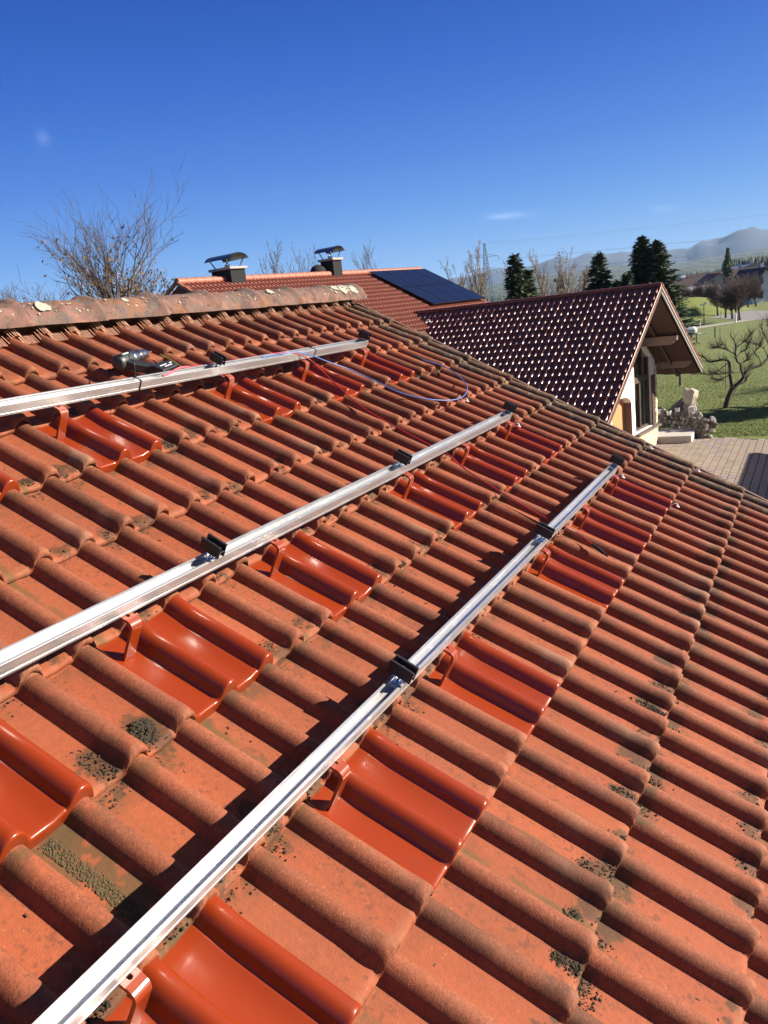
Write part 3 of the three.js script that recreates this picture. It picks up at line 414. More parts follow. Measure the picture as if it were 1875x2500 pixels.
{
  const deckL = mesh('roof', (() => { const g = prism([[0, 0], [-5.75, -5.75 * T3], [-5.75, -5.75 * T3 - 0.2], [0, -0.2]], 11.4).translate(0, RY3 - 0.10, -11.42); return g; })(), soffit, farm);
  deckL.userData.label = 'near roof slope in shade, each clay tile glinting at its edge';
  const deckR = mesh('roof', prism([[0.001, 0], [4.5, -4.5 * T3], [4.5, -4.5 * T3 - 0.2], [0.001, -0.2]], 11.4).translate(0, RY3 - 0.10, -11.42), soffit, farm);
  // near-slope tiles
  const W = 0.24, LEN = 0.345, prof = [[0, 0.004], [0.02, 0.0], [0.06, -0.004], [0.11, -0.002], [0.145, 0.004], [0.165, 0.018], [0.185, 0.034], [0.202, 0.039], [0.216, 0.035], [0.227, 0.024], [0.236, 0.008], [0.242, -0.006]];
  const tg = grid(prof.length - 1, 6, (a, b, i, j) => { const d = [0.40, 0.25, 0.12, 0.05, 0.018, 0.0, 0.004][j], dh = [0, 0, 0, 0, -0.002, -0.009, -0.035][j], [x, h] = prof[i], tongue = 0.022 * Math.sin(Math.PI * Math.min(1, x / 0.17)) * (j > 3 ? 1 : 0); return [d * 1 - tongue * (j >= 5 ? 1 : 0.6), h + dh - 0.037 * (d / LEN), x]; });
  // tile axes: x up the slope, y off the slope, z along the ridge
  const basis = new THREE.Matrix4().makeBasis(V3(C3, S3, 0), V3(-S3, C3, 0), V3(0, 0, 1)), courses = 19, cols = 46, all = [];
  for (let r = 0; r < courses; r++) for (let c = 0; c < cols; c++) { const dist = 0.18 + (r + 1) * LEN, x = -dist * C3, y = RY3 - dist * S3 + 0.0, z = 0.02 - (c + 1) * W; all.push([x - S3 * 0.012, y + C3 * 0.012 + 0.012, z, r, c]); }
  all.sort((a, b) => (a[4] + Math.abs(a[3] - 7) * 0.8) - (b[4] + Math.abs(b[3] - 7) * 0.8));
  const far = [], R = rng(3);
  all.forEach(([x, y, z, r, c], n) => { const jig = (R() - 0.5) * 0.012; const M = basis.clone().multiply(new THREE.Matrix4().makeRotationFromEuler(new THREE.Euler((R() - 0.5) * 0.05, (R() - 0.5) * 0.02, (R() - 0.5) * 0.022))).setPosition(x, y + jig, z); if (n < 299) { const m = mesh('clay_tile', tg, clay3[Math.floor(R() * 3)], deckL); m.applyMatrix4(M); } else far.push(tg.clone().applyMatrix4(M)); });
  const f = mesh('clay_tiles_beyond', merge(far), clay3[1], deckL); f.userData.kind = 'stuff';
  for (let r = 0; r < courses; r++) { const dist = 0.10 + (r + 0.5) * LEN; const g = rbox(LEN * 1.06, 0.10, 0.06, 0.025).rotateZ(A3 + 0.07).translate(-dist * C3, RY3 - dist * S3 - 0.02, 0.055); mesh('verge_tile', g, clay3[r % 3], deckL); }
  for (let r = 0; r < 15; r++) { const dist = 0.10 + (r + 0.5) * LEN; const g = rbox(LEN * 1.08, 0.09, 0.20, 0.02).rotateZ(-A3 - 0.09).translate(dist * C3, RY3 - dist * S3 - 0.0, -0.03); mesh('verge_tile', g, clay3[r % 3], deckR); }
  for (let c = 0; c < 27; c++) mesh('ridge_tile', new THREE.CylinderGeometry(0.095, 0.105, 0.43, 14, 1, false).rotateX(Math.PI / 2).scale(1, 0.8, 1).translate(0, RY3 - 0.03, -0.17 - c * 0.405), clay3[c % 3], deckL);
  mesh('slope_tiles_far', box(4.6 / C3, 0.07, 11.2).rotateZ(-A3).translate(2.27, RY3 - 2.27 * T3 - 0.02, -5.8), clay3[1], deckR).userData.kind = 'stuff';
  // right verge: boards, white drip edge
  const board = (w, h, y, z, m, name) => mesh(name, box(4.55 / C3, h, w).rotateZ(-A3).translate(2.26, RY3 - 2.26 * T3 + y, z), m, deckR);
  board(0.03, 0.20, -0.20, 0.02, frameMat, 'barge_board'); board(0.02, 0.03, -0.105, 0.045, mat(0.6, 0.58, 0.55, 0.5), 'drip_edge'); board(0.02, 0.025, -0.27, 0.035, mat(0.45, 0.42, 0.4, 0.5), 'drip_edge');
  mesh('barge_board', box(5.7 / C3, 0.18, 0.03).rotateZ(A3).translate(-2.85, RY3 - 2.85 * T3 - 0.17, 0.02), frameMat, deckL);
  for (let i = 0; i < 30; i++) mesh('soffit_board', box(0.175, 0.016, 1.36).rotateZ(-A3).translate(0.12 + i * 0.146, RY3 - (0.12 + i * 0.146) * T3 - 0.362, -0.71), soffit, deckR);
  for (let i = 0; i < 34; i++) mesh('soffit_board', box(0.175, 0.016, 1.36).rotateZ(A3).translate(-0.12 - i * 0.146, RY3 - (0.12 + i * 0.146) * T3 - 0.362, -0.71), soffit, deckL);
  mesh('rafter', box(4.4 / C3, 0.12, 0.09).rotateZ(-A3).translate(2.2, RY3 - 2.2 * T3 - 0.42, -0.85), frameMat, deckR);
  // purlins with sawn heads
  const purlin = (x, y, m = beamMat) => { const g = prism([[-1.4, 0], [-0.34, 0], [-0.29, 0.04], [-0.24, 0.05], [-0.2, 0.11], [-0.1, 0.15], [-0.08, 0.3], [-1.4, 0.3]], 0.16, 0.004).rotateY(-Math.PI / 2); mesh('purlin', g.translate(x, y, 0), m, farm); };
  purlin(2.05, RY3 - 2.05 * T3 - 0.70); purlin(3.78, RY3 - 3.6 * T3 - 0.62); purlin(-2.05, RY3 - 2.05 * T3 - 0.70); purlin(-4.3, RY3 - 4.3 * T3 - 0.66);
  // gable wall with its openings
  const zw = -1.4, under = x => RY3 - Math.abs(x) * T3 - 0.37;
  const hole = pts => new THREE.Path(pts.map(q => new THREE.Vector2(...q)));
  const wall = new THREE.Shape([[-4.45, 0], [3.45, 0], [3.45, under(3.45)], [0, under(0)], [-4.45, under(4.45)]].map(q => new THREE.Vector2(...q)));
  wall.holes.push(hole([[1.14, 0.86], [3.05, 0.86], [3.05, under(3.05) - 0.12], [1.14, under(1.14) - 0.12]]));
  const arch = [[-1.15, 0.02], [0.78, 0.02], [0.78, 2.02], ...Array.from({ length: 9 }, (_, i) => { const a = Math.PI * (i + 1) / 10; return [-0.185 + Math.cos(a) * 0.965, 2.02 + Math.sin(a) * 0.34]; }), [-1.15, 2.02]];
  wall.holes.push(hole(arch));
  mesh('wall', new THREE.ExtrudeGeometry(wall, { depth: 0.34, bevelEnabled: false }).translate(0, 0, zw - 0.34), plaster, farm);
  mesh('wall', box(0.3, 2.7, 9.4, 3.28, 1.35, -6.5), plaster, farm); mesh('wall', box(0.3, 2.1, 9.4, -4.28, 1.05, -6.5), plaster, farm);
  const door = mesh('door', box(1.93, 2.35, 0.05, -0.185, 1.18, zw - 0.31), mat(0.50, 0.235, 0.075, 0.6), farm); for (let i = 0; i < 7; i++) mesh('plank', box(0.26, 2.3, 0.012, -1.02 + i * 0.275, 1.17, zw - 0.279), mat(0.48 + 0.03 * (i % 2), 0.23, 0.075 + 0.01 * (i % 3), 0.6), door);
  mesh('door_jamb', prism([[0, 0.02], [0.31, 0.02], [0.31, 2.06], [0, 2.06]], 0.03).rotateY(Math.PI / 2).translate(0.748, 0, zw + 0.004), mat(0.115, 0.075, 0.055, 0.7), farm);
  const win = mesh('window', (() => { const parts = [], B = (x0, x1, y0, y1, z = 0, d = 0.09) => parts.push(box(x1 - x0, y1 - y0, d, (x0 + x1) / 2, (y0 + y1) / 2, zw - 0.16 + z)); B(1.14, 1.22, 0.86, under(1.18) - 0.16); B(2.86, 3.05, 0.86, under(3.0) - 0.14); B(1.22, 2.86, 0.86, 0.95); B(1.22, 2.86, 2.62, 2.86, 0.02); B(1.98, 2.06, 0.95, 2.62); B(1.66, 1.73, 2.86, under(1.7) - 0.2); B(2.3, 2.37, 2.86, under(2.35) - 0.2); return merge(parts); })(), frameMat, farm);
  const pane = (pts) => mesh('pane', prism(pts, 0.006).translate(0, 0, zw - 0.18), glass, win);
  pane([[1.22, 0.95], [1.98, 0.95], [1.98, 2.62], [1.22, 2.62]]); pane([[2.06, 0.95], [2.86, 0.95], [2.86, 2.62], [2.06, 2.62]]); pane([[1.22, 2.86], [1.66, 2.86], [1.66, under(1.66) - 0.14], [1.22, under(1.22) - 0.14]]); pane([[1.73, 2.86], [2.3, 2.86], [2.3, under(2.3) - 0.14], [1.73, under(1.73) - 0.14]]); pane([[2.37, 2.86], [2.86, 2.86], [2.86, under(2.86) - 0.14], [2.37, under(2.37) - 0.14]]);
  mesh('sill', box(2.42, 0.07, 0.42, 2.24, 0.80, zw - 0.02), mat(0.12, 0.09, 0.075, 0.7), farm);
  mesh('curtain', grid(40, 1, (a, b) => [1.2 + a * 1.7, 0.9 + b * 1.75, zw - 0.55 + 0.04 * Math.sin(a * 70)]), mat(0.30, 0.32, 0.27, 0.95, { side: THREE.DoubleSide }), farm);
  mesh('floor', box(7.3, 0.05, 8, -0.5, 0.03, -6.2), mat(0.1, 0.07, 0.05, 0.9), farm); mesh('wall', box(7.4, 2.3, 0.2, -0.5, 1.15, -10.6), plaster, farm);
  mesh('pilaster', box(0.36, 1.9, 0.04, 3.13, 1.81, zw + 0.021), mat(0.06, 0.028, 0.020, 0.8), farm);
  // stone facing: base course under the sill and quoins up the corner
  const R2 = rng(44), stones = [0, 1, 2].map(i => mat(0.56 + 0.05 * i, 0.44 + 0.04 * i, 0.28 + 0.03 * i, 0.9, { bumpMap: grainMap, bumpScale: 0.004 }));
  for (let j = 0; j < 5; j++) { let x = 0.92; while (x < 3.40) { const w = Math.min(0.22 + R2() * 0.3, 3.5 - x); mesh('facing_stone', rbox(w - 0.014, 0.145, 0.07, 0.018, x + w / 2, 0.075 + j * 0.155, zw + 0.02 + R2() * 0.015), stones[Math.floor(R2() * 3)], farm); x += w; } }
  for (let j = 0; j < 15; j++) { const w = 0.14 + R2() * 0.12; mesh('facing_stone', rbox(w, 0.14, 0.40, 0.02, 3.47 - w / 2 + R2() * 0.03, 0.86 + 0.075 + j * 0.15, zw - 0.16 + R2() * 0.02), stones[Math.floor(R2() * 3)], farm); }
}
/* long farmhouse with photovoltaic panels behind */
{
  const P2 = 28 * Math.PI / 180, C2 = Math.cos(P2), S2 = Math.sin(P2), RY2 = 1.75 - GY, X0 = -8.75, X1 = 6.14, ZR = -13.53;
  const long = thing('farmhouse', 'long farmhouse with ribbed orange clay roof and two capped chimneys', 'house', [FARM[0], GY, FARM[1]]); long.rotation.y = FTURN;
  const clay = new THREE.MeshStandardMaterial({ color: RGB(0.19, 0.05, 0.025), roughness: 0.6 }), clayR = new THREE.MeshStandardMaterial({ color: RGB(0.30, 0.10, 0.055), roughness: 0.6 });
  const deck = mesh('roof', prism([[0, 0], [5.6, -5.6 * S2 / C2], [5.6, -5.6 * S2 / C2 - 0.22], [0, -0.25], [-5.6, -5.6 * S2 / C2 - 0.22], [-5.6, -5.6 * S2 / C2]], X1 - X0 - 0.1).rotateY(-Math.PI / 2).scale(1, 1, 1).translate(X1 - 0.05, RY2 - 0.14, ZR), mat(0.10, 0.035, 0.022, 0.8), long);
  // ribbed pantiles: rolls 0.2 m apart, courses 0.36 m
  const tile = grid(8, 3, (a, b, i, j) => { const x = a * 0.2, q = Math.abs(a - 0.5) * 2, h = 0.06 * Math.pow(Math.max(0, 1 - q * q * 2.2), 0.7), d = [0.41, 0.05, 0, 0.003][j]; return [x, h - (j === 3 ? 0.04 : 0) - 0.03 * d / 0.36, -d]; });
  const basis = new THREE.Matrix4().makeBasis(V3(1, 0, 0), V3(0, C2, S2), V3(0, -S2, C2)), list = [], R = rng(61);
  for (let r = 0; r < 15; r++) for (let c = 0; c < 74; c++) { const s = 0.12 + (r + 1) * 0.36; list.push(tile.clone().applyMatrix4(basis.clone().setPosition(X0 + 0.02 + c * 0.2, RY2 - s * S2 - 0.04 + (R() - 0.5) * 0.006, ZR + s * C2 + 0.0))); }
  const tl = mesh('clay_tiles', merge(list), clay, deck); tl.userData.kind = 'stuff';
  for (let i = 0; i < 38; i++) mesh('ridge_tile', new THREE.CylinderGeometry(0.125, 0.135, 0.42, 14).rotateZ(-Math.PI / 2).translate(X0 + 0.2 + i * 0.395, RY2 - 0.03, ZR), clayR, deck);
  for (const x of [X0 - 0.02, X1 + 0.0]) for (const sg of [1, -1]) for (let r = 0; r < 15; r++) { const s = 0.06 + (r + 0.5) * 0.375; mesh('verge_tile', rbox(0.12, 0.11, 0.39, 0.03).rotateX(sg * (P2 + 0.06)).translate(x, RY2 - s * S2 - 0.05, ZR + sg * s * C2), clayR, deck); }
  const body = new THREE.Shape([[-4.8, 0], [4.8, 0], [4.8, RY2 - 4.8 * S2 / C2 - 0.35], [0, RY2 - 0.35], [-4.8, RY2 - 4.8 * S2 / C2 - 0.35]].map(q => new THREE.Vector2(...q)));
  mesh('wall', new THREE.ExtrudeGeometry(body, { depth: X1 - X0 - 1.2, bevelEnabled: false }).rotateY(-Math.PI / 2).translate(X1 - 0.6, 0, ZR), plaster, long);
  // chimneys
  const slate = mat(0.006, 0.006, 0.007, 0.9), conc = mat(0.30, 0.28, 0.25, 0.9), zinc = mat(0.24, 0.27, 0.29, 0.35, { metalness: 0.9 });
  const chimney = (cx, w, d, top, label) => { const c = mesh('chimney', box(w, top + 1.0, d, cx, RY2 - 0.5 + top / 2, ZR - 0.12), slate, deck); c.userData.label = label; mesh('coping', rbox(w + 0.16, 0.09, d + 0.16, 0.015, cx, RY2 + top + 0.04, ZR - 0.12), conc, c);
    const cap = grid(1, 14, (a, b) => { const an = Math.PI * (0.08 + 0.84 * b); return [Math.cos(an) * (w * 0.5 + 0.12), 0.02 + Math.sin(an) * 0.26, (0.5 - a) * (d + 0.36)]; }); const cap2 = grid(1, 14, (a, b) => { const an = Math.PI * (0.92 - 0.84 * b); return [Math.cos(an) * (w * 0.5 + 0.115), 0.012 + Math.sin(an) * 0.255, (0.5 - a) * (d + 0.36)]; });
    mesh('cowl', merge([cap, cap2]).translate(cx, RY2 + top + 0.27, ZR - 0.12), zinc, c); mesh('flue', new THREE.CylinderGeometry(0.10, 0.10, 0.14, 14).translate(cx, RY2 + top + 0.13, ZR - 0.12), zinc, c);
    for (const sx of [-1, 1]) for (const sz of [-1, 1]) mesh('cowl_leg', bar(V3(cx + sx * w * 0.36, RY2 + top + 0.08, ZR - 0.12 + sz * d * 0.36), V3(cx + sx * (w * 0.5 + 0.08), RY2 + top + 0.40, ZR - 0.12 + sz * d * 0.44), 0.025, 0.025, 6), zinc, c); };
  chimney(-6.2, 0.72, 1.0, 0.30, 'broad dark chimney with a bent sheet cowl'); chimney(-0.3, 0.56, 0.68, 0.52, 'tall dark chimney with a bent sheet cowl');
  mesh('vent_hood', new THREE.SphereGeometry(0.36, 16, 10).scale(1.1, 1, 0.9).translate(-0.98, RY2 + 0.05, ZR - 0.3), slate, deck);
  // panels: two rows of four, lying on the near slope
  const cell = texture(256, 512, (x, y) => { const gx = Math.abs((x * 6) % 1 - 0.5), gy = Math.abs((y * 10) % 1 - 0.5); return mixc([0.006, 0.008, 0.016], [0.016, 0.018, 0.026], (gx > 0.485 || gy > 0.485) ? 1 : 0); });
  const pvGlass = new THREE.MeshPhysicalMaterial({ map: cell, roughness: 0.3, specularIntensity: 0.5, clearcoat: 0.12, clearcoatRoughness: 0.1 });
  const ord = ['leftmost', 'second', 'third', 'rightmost'];
  for (let r = 0; r < 2; r++) for (let c = 0; c < 4; c++) {
    const lx = X1 - 4.44 + c * 1.11 + 0.545, s = 0.30 + r * 1.83 + 0.90, ly = RY2 - s * S2 + 0.1, lz = ZR + s * C2 + 0.05;
    const p = V3(lx, ly, lz).applyAxisAngle(V3(0, 1, 0), FTURN).add(V3(FARM[0], GY, FARM[1]));
    const t = thing('solar_panel', `${ord[c]} dark solar panel in the ${r ? 'lower' : 'upper'} row on the farmhouse roof`, 'solar panel', p, 'solar panels on the farmhouse roof'); t.rotation.order = 'YXZ'; t.rotation.set(P2, FTURN, 0);
    mesh('glass', box(1.06, 0.012, 1.76, 0, 0.02, 0), pvGlass, t); const F = mat(0.012, 0.012, 0.014, 0.4, { metalness: 0.5 }); mesh('frame', merge([box(1.09, 0.036, 0.016, 0, 0.01, 0.888), box(1.09, 0.036, 0.016, 0, 0.01, -0.888), box(0.016, 0.036, 1.76, 0.537, 0.01, 0), box(0.016, 0.036, 1.76, -0.537, 0.01, 0)]), F, t);
  }
}

/* ---------- vegetation ---------- */
class Sticks { // many tapered round bars in one geometry
  constructor() { this.p = []; this.n = []; this.k = 0; }
  push(a, b, r0, r1, m) {
    let dx = b.x - a.x, dy = b.y - a.y, dz = b.z - a.z; const l = Math.hypot(dx, dy, dz) || 1; dx /= l; dy /= l; dz /= l;
    let ux, uy, uz; if (Math.abs(dy) < 0.9) { ux = dz; uy = 0; uz = -dx; } else { ux = 0; uy = -dz; uz = dy; } const ul = Math.hypot(ux, uy, uz); ux /= ul; uy /= ul; uz /= ul;
    const vx = dy * uz - dz * uy, vy = dz * ux - dx * uz, vz = dx * uy - dy * ux;
    for (let i = 0; i < m; i++) {
      const A = i / m * 6.28319, B = (i + 1) / m * 6.28319, ca = Math.cos(A), sa = Math.sin(A), cb = Math.cos(B), sb = Math.sin(B);
      const n0x = ux * ca + vx * sa, n0y = uy * ca + vy * sa, n0z = uz * ca + vz * sa, n1x = ux * cb + vx * sb, n1y = uy * cb + vy * sb, n1z = uz * cb + vz * sb;
      this.p.push(a.x + n0x * r0, a.y + n0y * r0, a.z + n0z * r0, a.x + n1x * r0, a.y + n1y * r0, a.z + n1z * r0, b.x + n1x * r1, b.y + n1y * r1, b.z + n1z * r1, a.x + n0x * r0, a.y + n0y * r0, a.z + n0z * r0, b.x + n1x * r1, b.y + n1y * r1, b.z + n1z * r1, b.x + n0x * r1, b.y + n0y * r1, b.z + n0z * r1);
      this.n.push(n0x, n0y, n0z, n1x, n1y, n1z, n1x, n1y, n1z, n0x, n0y, n0z, n1x, n1y, n1z, n0x, n0y, n0z);
    }
    this.k++;
  }
  build() { const g = new THREE.BufferGeometry(); g.setAttribute('position', new THREE.Float32BufferAttribute(this.p, 3)); g.setAttribute('normal', new THREE.Float32BufferAttribute(this.n, 3)); return g; }
}
function branching(o) { // recursive limbs: returns thick wood, fine twigs and tip points
  const R = rng(o.seed), wood = new Sticks(), twigs = new Sticks(), tips = [];
  const grow = (p, d, len, rad, lv) => {
    const n = lv < 2 ? 4 : lv < o.levels - 1 ? 3 : 2; let q = p.clone(), dir = d.clone();
    for (let i = 0; i < n; i++) {
      const nd = dir.clone().add(V3((R() - 0.5) * o.wob, (R() - 0.5) * o.wob + o.lift * (lv > 0 ? 1 : 0), (R() - 0.5) * o.wob)).normalize(), e = q.clone().addScaledVector(nd, len / n), r0 = rad * (1 - 0.55 * i / n), r1 = rad * (1 - 0.55 * (i + 1) / n);
      (lv < 2 ? wood : twigs).push(q, e, r0, r1, lv === 0 ? 9 : lv === 1 ? 6 : lv === 2 ? 4 : 3); q = e; dir = nd;
      if (lv < o.levels && (lv > 0 || (i + 1) / n > o.clear)) { const k = lv === 0 ? o.limbs : o.fork; for (let j = 0; j < k; j++) { if (lv > 0 && R() < (o.skip || 0.15)) continue; const a = R() * 6.283, s = o.spread * (0.6 + 0.7 * R()), side = V3(Math.cos(a), 0, Math.sin(a)), cd = dir.clone().multiplyScalar(Math.cos(s)).addScaledVector(side.sub(dir.clone().multiplyScalar(side.dot(dir))).normalize(), Math.sin(s)).normalize(); if (o.flat) cd.y = Math.max(cd.y, -0.1); grow(q, cd, len * o.shrink * (0.7 + 0.5 * R()), Math.max(r1 * (o.thick || 0.62), o.fine || 0), lv + 1); } }
    }
    tips.push([q, dir, lv]);
  };
  grow(V3(0, 0, 0), V3(o.lean || 0, 1, o.leanZ || 0).normalize(), o.trunk, o.radius, 0);
  return { wood, twigs, tips, R };
}
function leafCards(tips, R, per, size, spread, keep) { const p = [], n = []; for (const [q, d, lv] of tips) { if (keep && !keep(q, R)) continue; for (let i = 0; i < per; i++) { const c = V3(q.x + (R() - 0.5) * spread, q.y + (R() - 0.7) * spread, q.z + (R() - 0.5) * spread), a = V3(R() - 0.5, R() - 0.5, R() - 0.5).normalize(), b = V3(R() - 0.5, R() - 0.5, R() - 0.5).cross(a).normalize(), s = size * (0.6 + 0.8 * R()); const A = c.clone().addScaledVector(a, s), B = c.clone().addScaledVector(b, s * 0.55), C = c.clone().addScaledVector(a, -s), D = c.clone().addScaledVector(b, -s * 0.55); for (const t of [A, B, C, A, C, D]) p.push(t.x, t.y, t.z); } } const g = new THREE.BufferGeometry(); g.setAttribute('position', new THREE.Float32BufferAttribute(p, 3)); g.computeVertexNormals(); return g; }
const bark = mat(0.10, 0.075, 0.055, 0.95), barkDark = mat(0.045, 0.034, 0.028, 0.95), barkPale = mat(0.20, 0.155, 0.115, 0.9), barkFar = mat(0.085, 0.06, 0.052, 0.95);
const leafMat = (r, g, b) => new THREE.MeshPhysicalMaterial({ color: RGB(r, g, b), roughness: 0.85, transmission: 0.25, thickness: 0, side: THREE.DoubleSide });
function tree(name, label, category, pos, o, m, leaves, group) {
  const t = thing(name, label, category, pos, group), b = branching(o);
  mesh('trunk', b.wood.build(), m, t); mesh('crown', b.twigs.build(), m, t);
  if (leaves) mesh('foliage', leafCards(b.tips.filter(q => q[2] >= 2), b.R, leaves.per, leaves.size, leaves.spread, leaves.keep), leaves.mat, t);
  return t;
}
const foot = (x, y, dist) => { const p = at(x, y, dist); p.y = GY - 0.05; return p; };
// the large half-bare tree behind the ridge at left
tree('beech_tree', 'large half bare tree with brown autumn leaves behind the roof ridge', 'tree', foot(268, 720, 46), { seed: 28, leanZ: 0.04, skip: 0.36, trunk: 5.6, radius: 0.30, levels: 5, limbs: 4, fork: 2, spread: 0.56, shrink: 0.66, wob: 0.22, lift: 0.13, clear: 0.55, lean: 0.02, thick: 0.8, fine: 0.011 }, bark, { per: 2, size: 0.085, spread: 0.3, mat: leafMat(0.20, 0.10, 0.03), keep: (q, R) => R() < 0.2 * sst(12.2, 10.2, q.y) + (q.z > 0.2 ? 0.28 * sst(11.8, 10, q.y) : 0) });
tree('bare_tree', 'small bare tree at the left edge behind the ridge', 'tree', foot(50, 760, 62), { seed: 5, trunk: 6.6, fine: 0.01, radius: 0.16, levels: 5, limbs: 4, fork: 2, spread: 0.6, shrink: 0.5, wob: 0.3, lift: 0.1, clear: 0.6 }, bark);
tree('bare_tree', 'thin bare tree just left of the large brown leaved tree', 'tree', foot(88, 770, 70), { seed: 9, trunk: 6.4, fine: 0.01, radius: 0.13, levels: 5, limbs: 4, fork: 2, spread: 0.55, shrink: 0.48, wob: 0.3, lift: 0.12, clear: 0.6 }, bark);
// crowns showing over the farmhouse ridge
[[684, 645, 62, 31, 'spreading bare crown over the farmhouse ridge left of the tall chimney'], [742, 640, 66, 32, 'bare crown just left of the tall chimney'], [905, 650, 72, 36, 'small bare crown above the solar panels']].forEach(([x, y, d, seed, label]) => tree('birch_tree', label, 'tree', foot(x, y, d), { seed, trunk: 7.0 + (d - 62) * 0.02, radius: 0.11, levels: 4, limbs: 4, fork: 2, spread: 0.42, shrink: 0.42, wob: 0.2, lift: 0.2, clear: 0.45, fine: 0.012 }, bark, null, 'birches behind the farmhouse'));
// pale birches and poplars to the right of the panels
[[1115, 640, 82, 41, 7.6, 'leftmost pale birch beside the solar panels'], [1142, 630, 84, 42, 8.6, 'tall pale birch left of the pylon'], [1166, 640, 86, 43, 7.6, 'pale birch directly in front of the pylon'], [1264, 640, 74, 44, 6.6, 'slender birch in front of the small spruce'], [1318, 640, 88, 45, 8.0, 'tall slim birch right of the small spruce'], [1386, 650, 90, 46, 7.2, 'birch with orange leaves in the middle distance'], [1410, 660, 92, 47, 6.8, 'bare birch left of the bushy spruce'], [1278, 660, 72, 48, 6.0, 'thin bare birch at the right edge of the small spruce'], [1350, 665, 96, 49, 6.6, 'low bare birch behind the floodlight mast']].forEach(([x, y, d, seed, h, label]) => tree('birch_tree', label, 'tree', foot(x, y, d), { seed, trunk: h * 0.84, radius: 0.17, levels: 4, limbs: 4, fork: 2, spread: 0.42, shrink: 0.40, wob: 0.2, lift: 0.22, clear: 0.2, fine: 0.014 }, barkPale, seed === 46 || seed === 47 ? { per: 1, size: 0.10, spread: 0.5, mat: leafMat(0.22, 0.11, 0.05), keep: (q, R) => R() < 0.25 } : { per: 1, size: 0.08, spread: 0.4, mat: leafMat(0.22, 0.16, 0.10), keep: (q, R) => R() < 0.16 }, 'birches beyond the farm'));
// undergrowth: brown shrubs along the far side of the yard
{ const R = rng(55); for (let i = 0; i < 16; i++) { const x = 1130 + i * 24 + (R() - 0.5) * 16, d = 74 + R() * 22; tree('shrub', `bare brown shrub in the thicket beyond the gabled house, ${i < 5 ? 'left part' : i < 11 ? 'middle part' : 'right part'}`, 'shrub', foot(x, 700, d), { seed: 100 + i, trunk: 1.6 + R() * 1.4, radius: 0.07, levels: 4, limbs: 5, fork: 3, spread: 0.5, shrink: 0.62, wob: 0.35, lift: 0.12, clear: 0.0 }, i % 3 ? bark : barkPale, null, 'shrubs of the thicket beyond the gabled house'); } }
// spruces
const needle = [mat(0.042, 0.066, 0.026, 0.9, { side: THREE.DoubleSide }), mat(0.06, 0.085, 0.032, 0.9, { side: THREE.DoubleSide })];
function spruce(label, pos, h, rad, seed, tops = 1) {
  const t = thing('spruce_tree', label, 'tree', pos, 'spruces beyond the gabled house'), R = rng(seed), A = [[], []];
  mesh('trunk', cyl(h * 0.018, 0.02, h * 0.97, 8, 0, h * 0.485, 0), barkDark, t);
  const frond = (p, d, len, w, k) => { const side = V3(-d.z, 0, d.x).normalize(), roll = (R() - 0.5) * 1.2, s = side.multiplyScalar(Math.cos(roll)).add(V3(0, Math.sin(roll), 0)), m = p.clone().addScaledVector(d, len * 0.45), e = p.clone().addScaledVector(d, len); const a = m.clone().addScaledVector(s, w), b = m.clone().addScaledVector(s, -w); for (const q of [p, a, e, p, e, b]) A[k].push(q.x, q.y, q.z); };
  for (let T = 0; T < tops; T++) {
    const ox = T ? (R() - 0.3) * rad * 1.1 : 0, oz = T ? (R() * 0.6 + 0.5) * rad * 0.8 : 0, hh = T ? h * (0.80 + 0.12 * R()) : h, n = Math.round(hh * 52);
    for (let i = 0; i < n; i++) {
      const f = Math.pow((i + R()) / n, 0.8), y = hh * (0.06 + 0.93 * f), reach = rad * Math.pow(1 - f, 0.82) * (0.7 + 0.45 * R()) * (0.85 + 0.35 * noise2(f * 9, seed)) + 0.12, az = R() * 6.283, d = V3(Math.cos(az), -0.22 - 0.3 * R() + 0.75 * f * f, Math.sin(az)).normalize();
      let p = V3(ox, y, oz); const steps = Math.max(2, Math.round(reach / 0.34)); for (let k = 0; k < steps; k++) { const q = p.clone().addScaledVector(d, reach / steps); const wdt = 0.10 + 0.16 * (1 - k / steps) * Math.min(1, reach); frond(p, d, reach / steps * 1.9, wdt * 1.35, (i + k) & 1); for (let z = 0; z < 2; z++) { const dd = d.clone().add(V3((R() - 0.5) * 1.6, -0.5 * R() - 0.1, (R() - 0.5) * 1.6)).normalize(); frond(q, dd, 0.30 + 0.26 * R(), 0.10, (i + z) & 1); } p = q; d.y += 0.06; }
    }
  }
  A.forEach((v, k) => { const g = new THREE.BufferGeometry(); g.setAttribute('position', new THREE.Float32BufferAttribute(v, 3)); g.computeVertexNormals(); mesh('crown', g, needle[k], t); });
}
spruce('small spruce with a separate leaning top beside the pylon', foot(1256, 640, 68), 9.6, 1.75, 71, 1);
spruce('short narrow spruce at the right shoulder of the small spruce', foot(1288, 660, 69), 8.3, 1.0, 72, 1);
spruce('bushy spruce left of the tallest spruce', foot(1462, 640, 82), 9.4, 2.5, 73, 1);
spruce('tall dark spruce standing highest above the gabled house', foot(1568, 620, 84), 10.5, 3.2, 74, 1);
spruce('broad dark spruce leaning against the tallest spruce on its right', foot(1606, 640, 83), 9.9, 3.4, 75, 1);
spruce('low young spruce between the two taller ones', foot(1506, 670, 80), 6.6, 1.2, 76, 1);
spruce('young spruce at the foot of the tallest spruce', foot(1530, 665, 79), 7.2, 1.4, 77, 1);
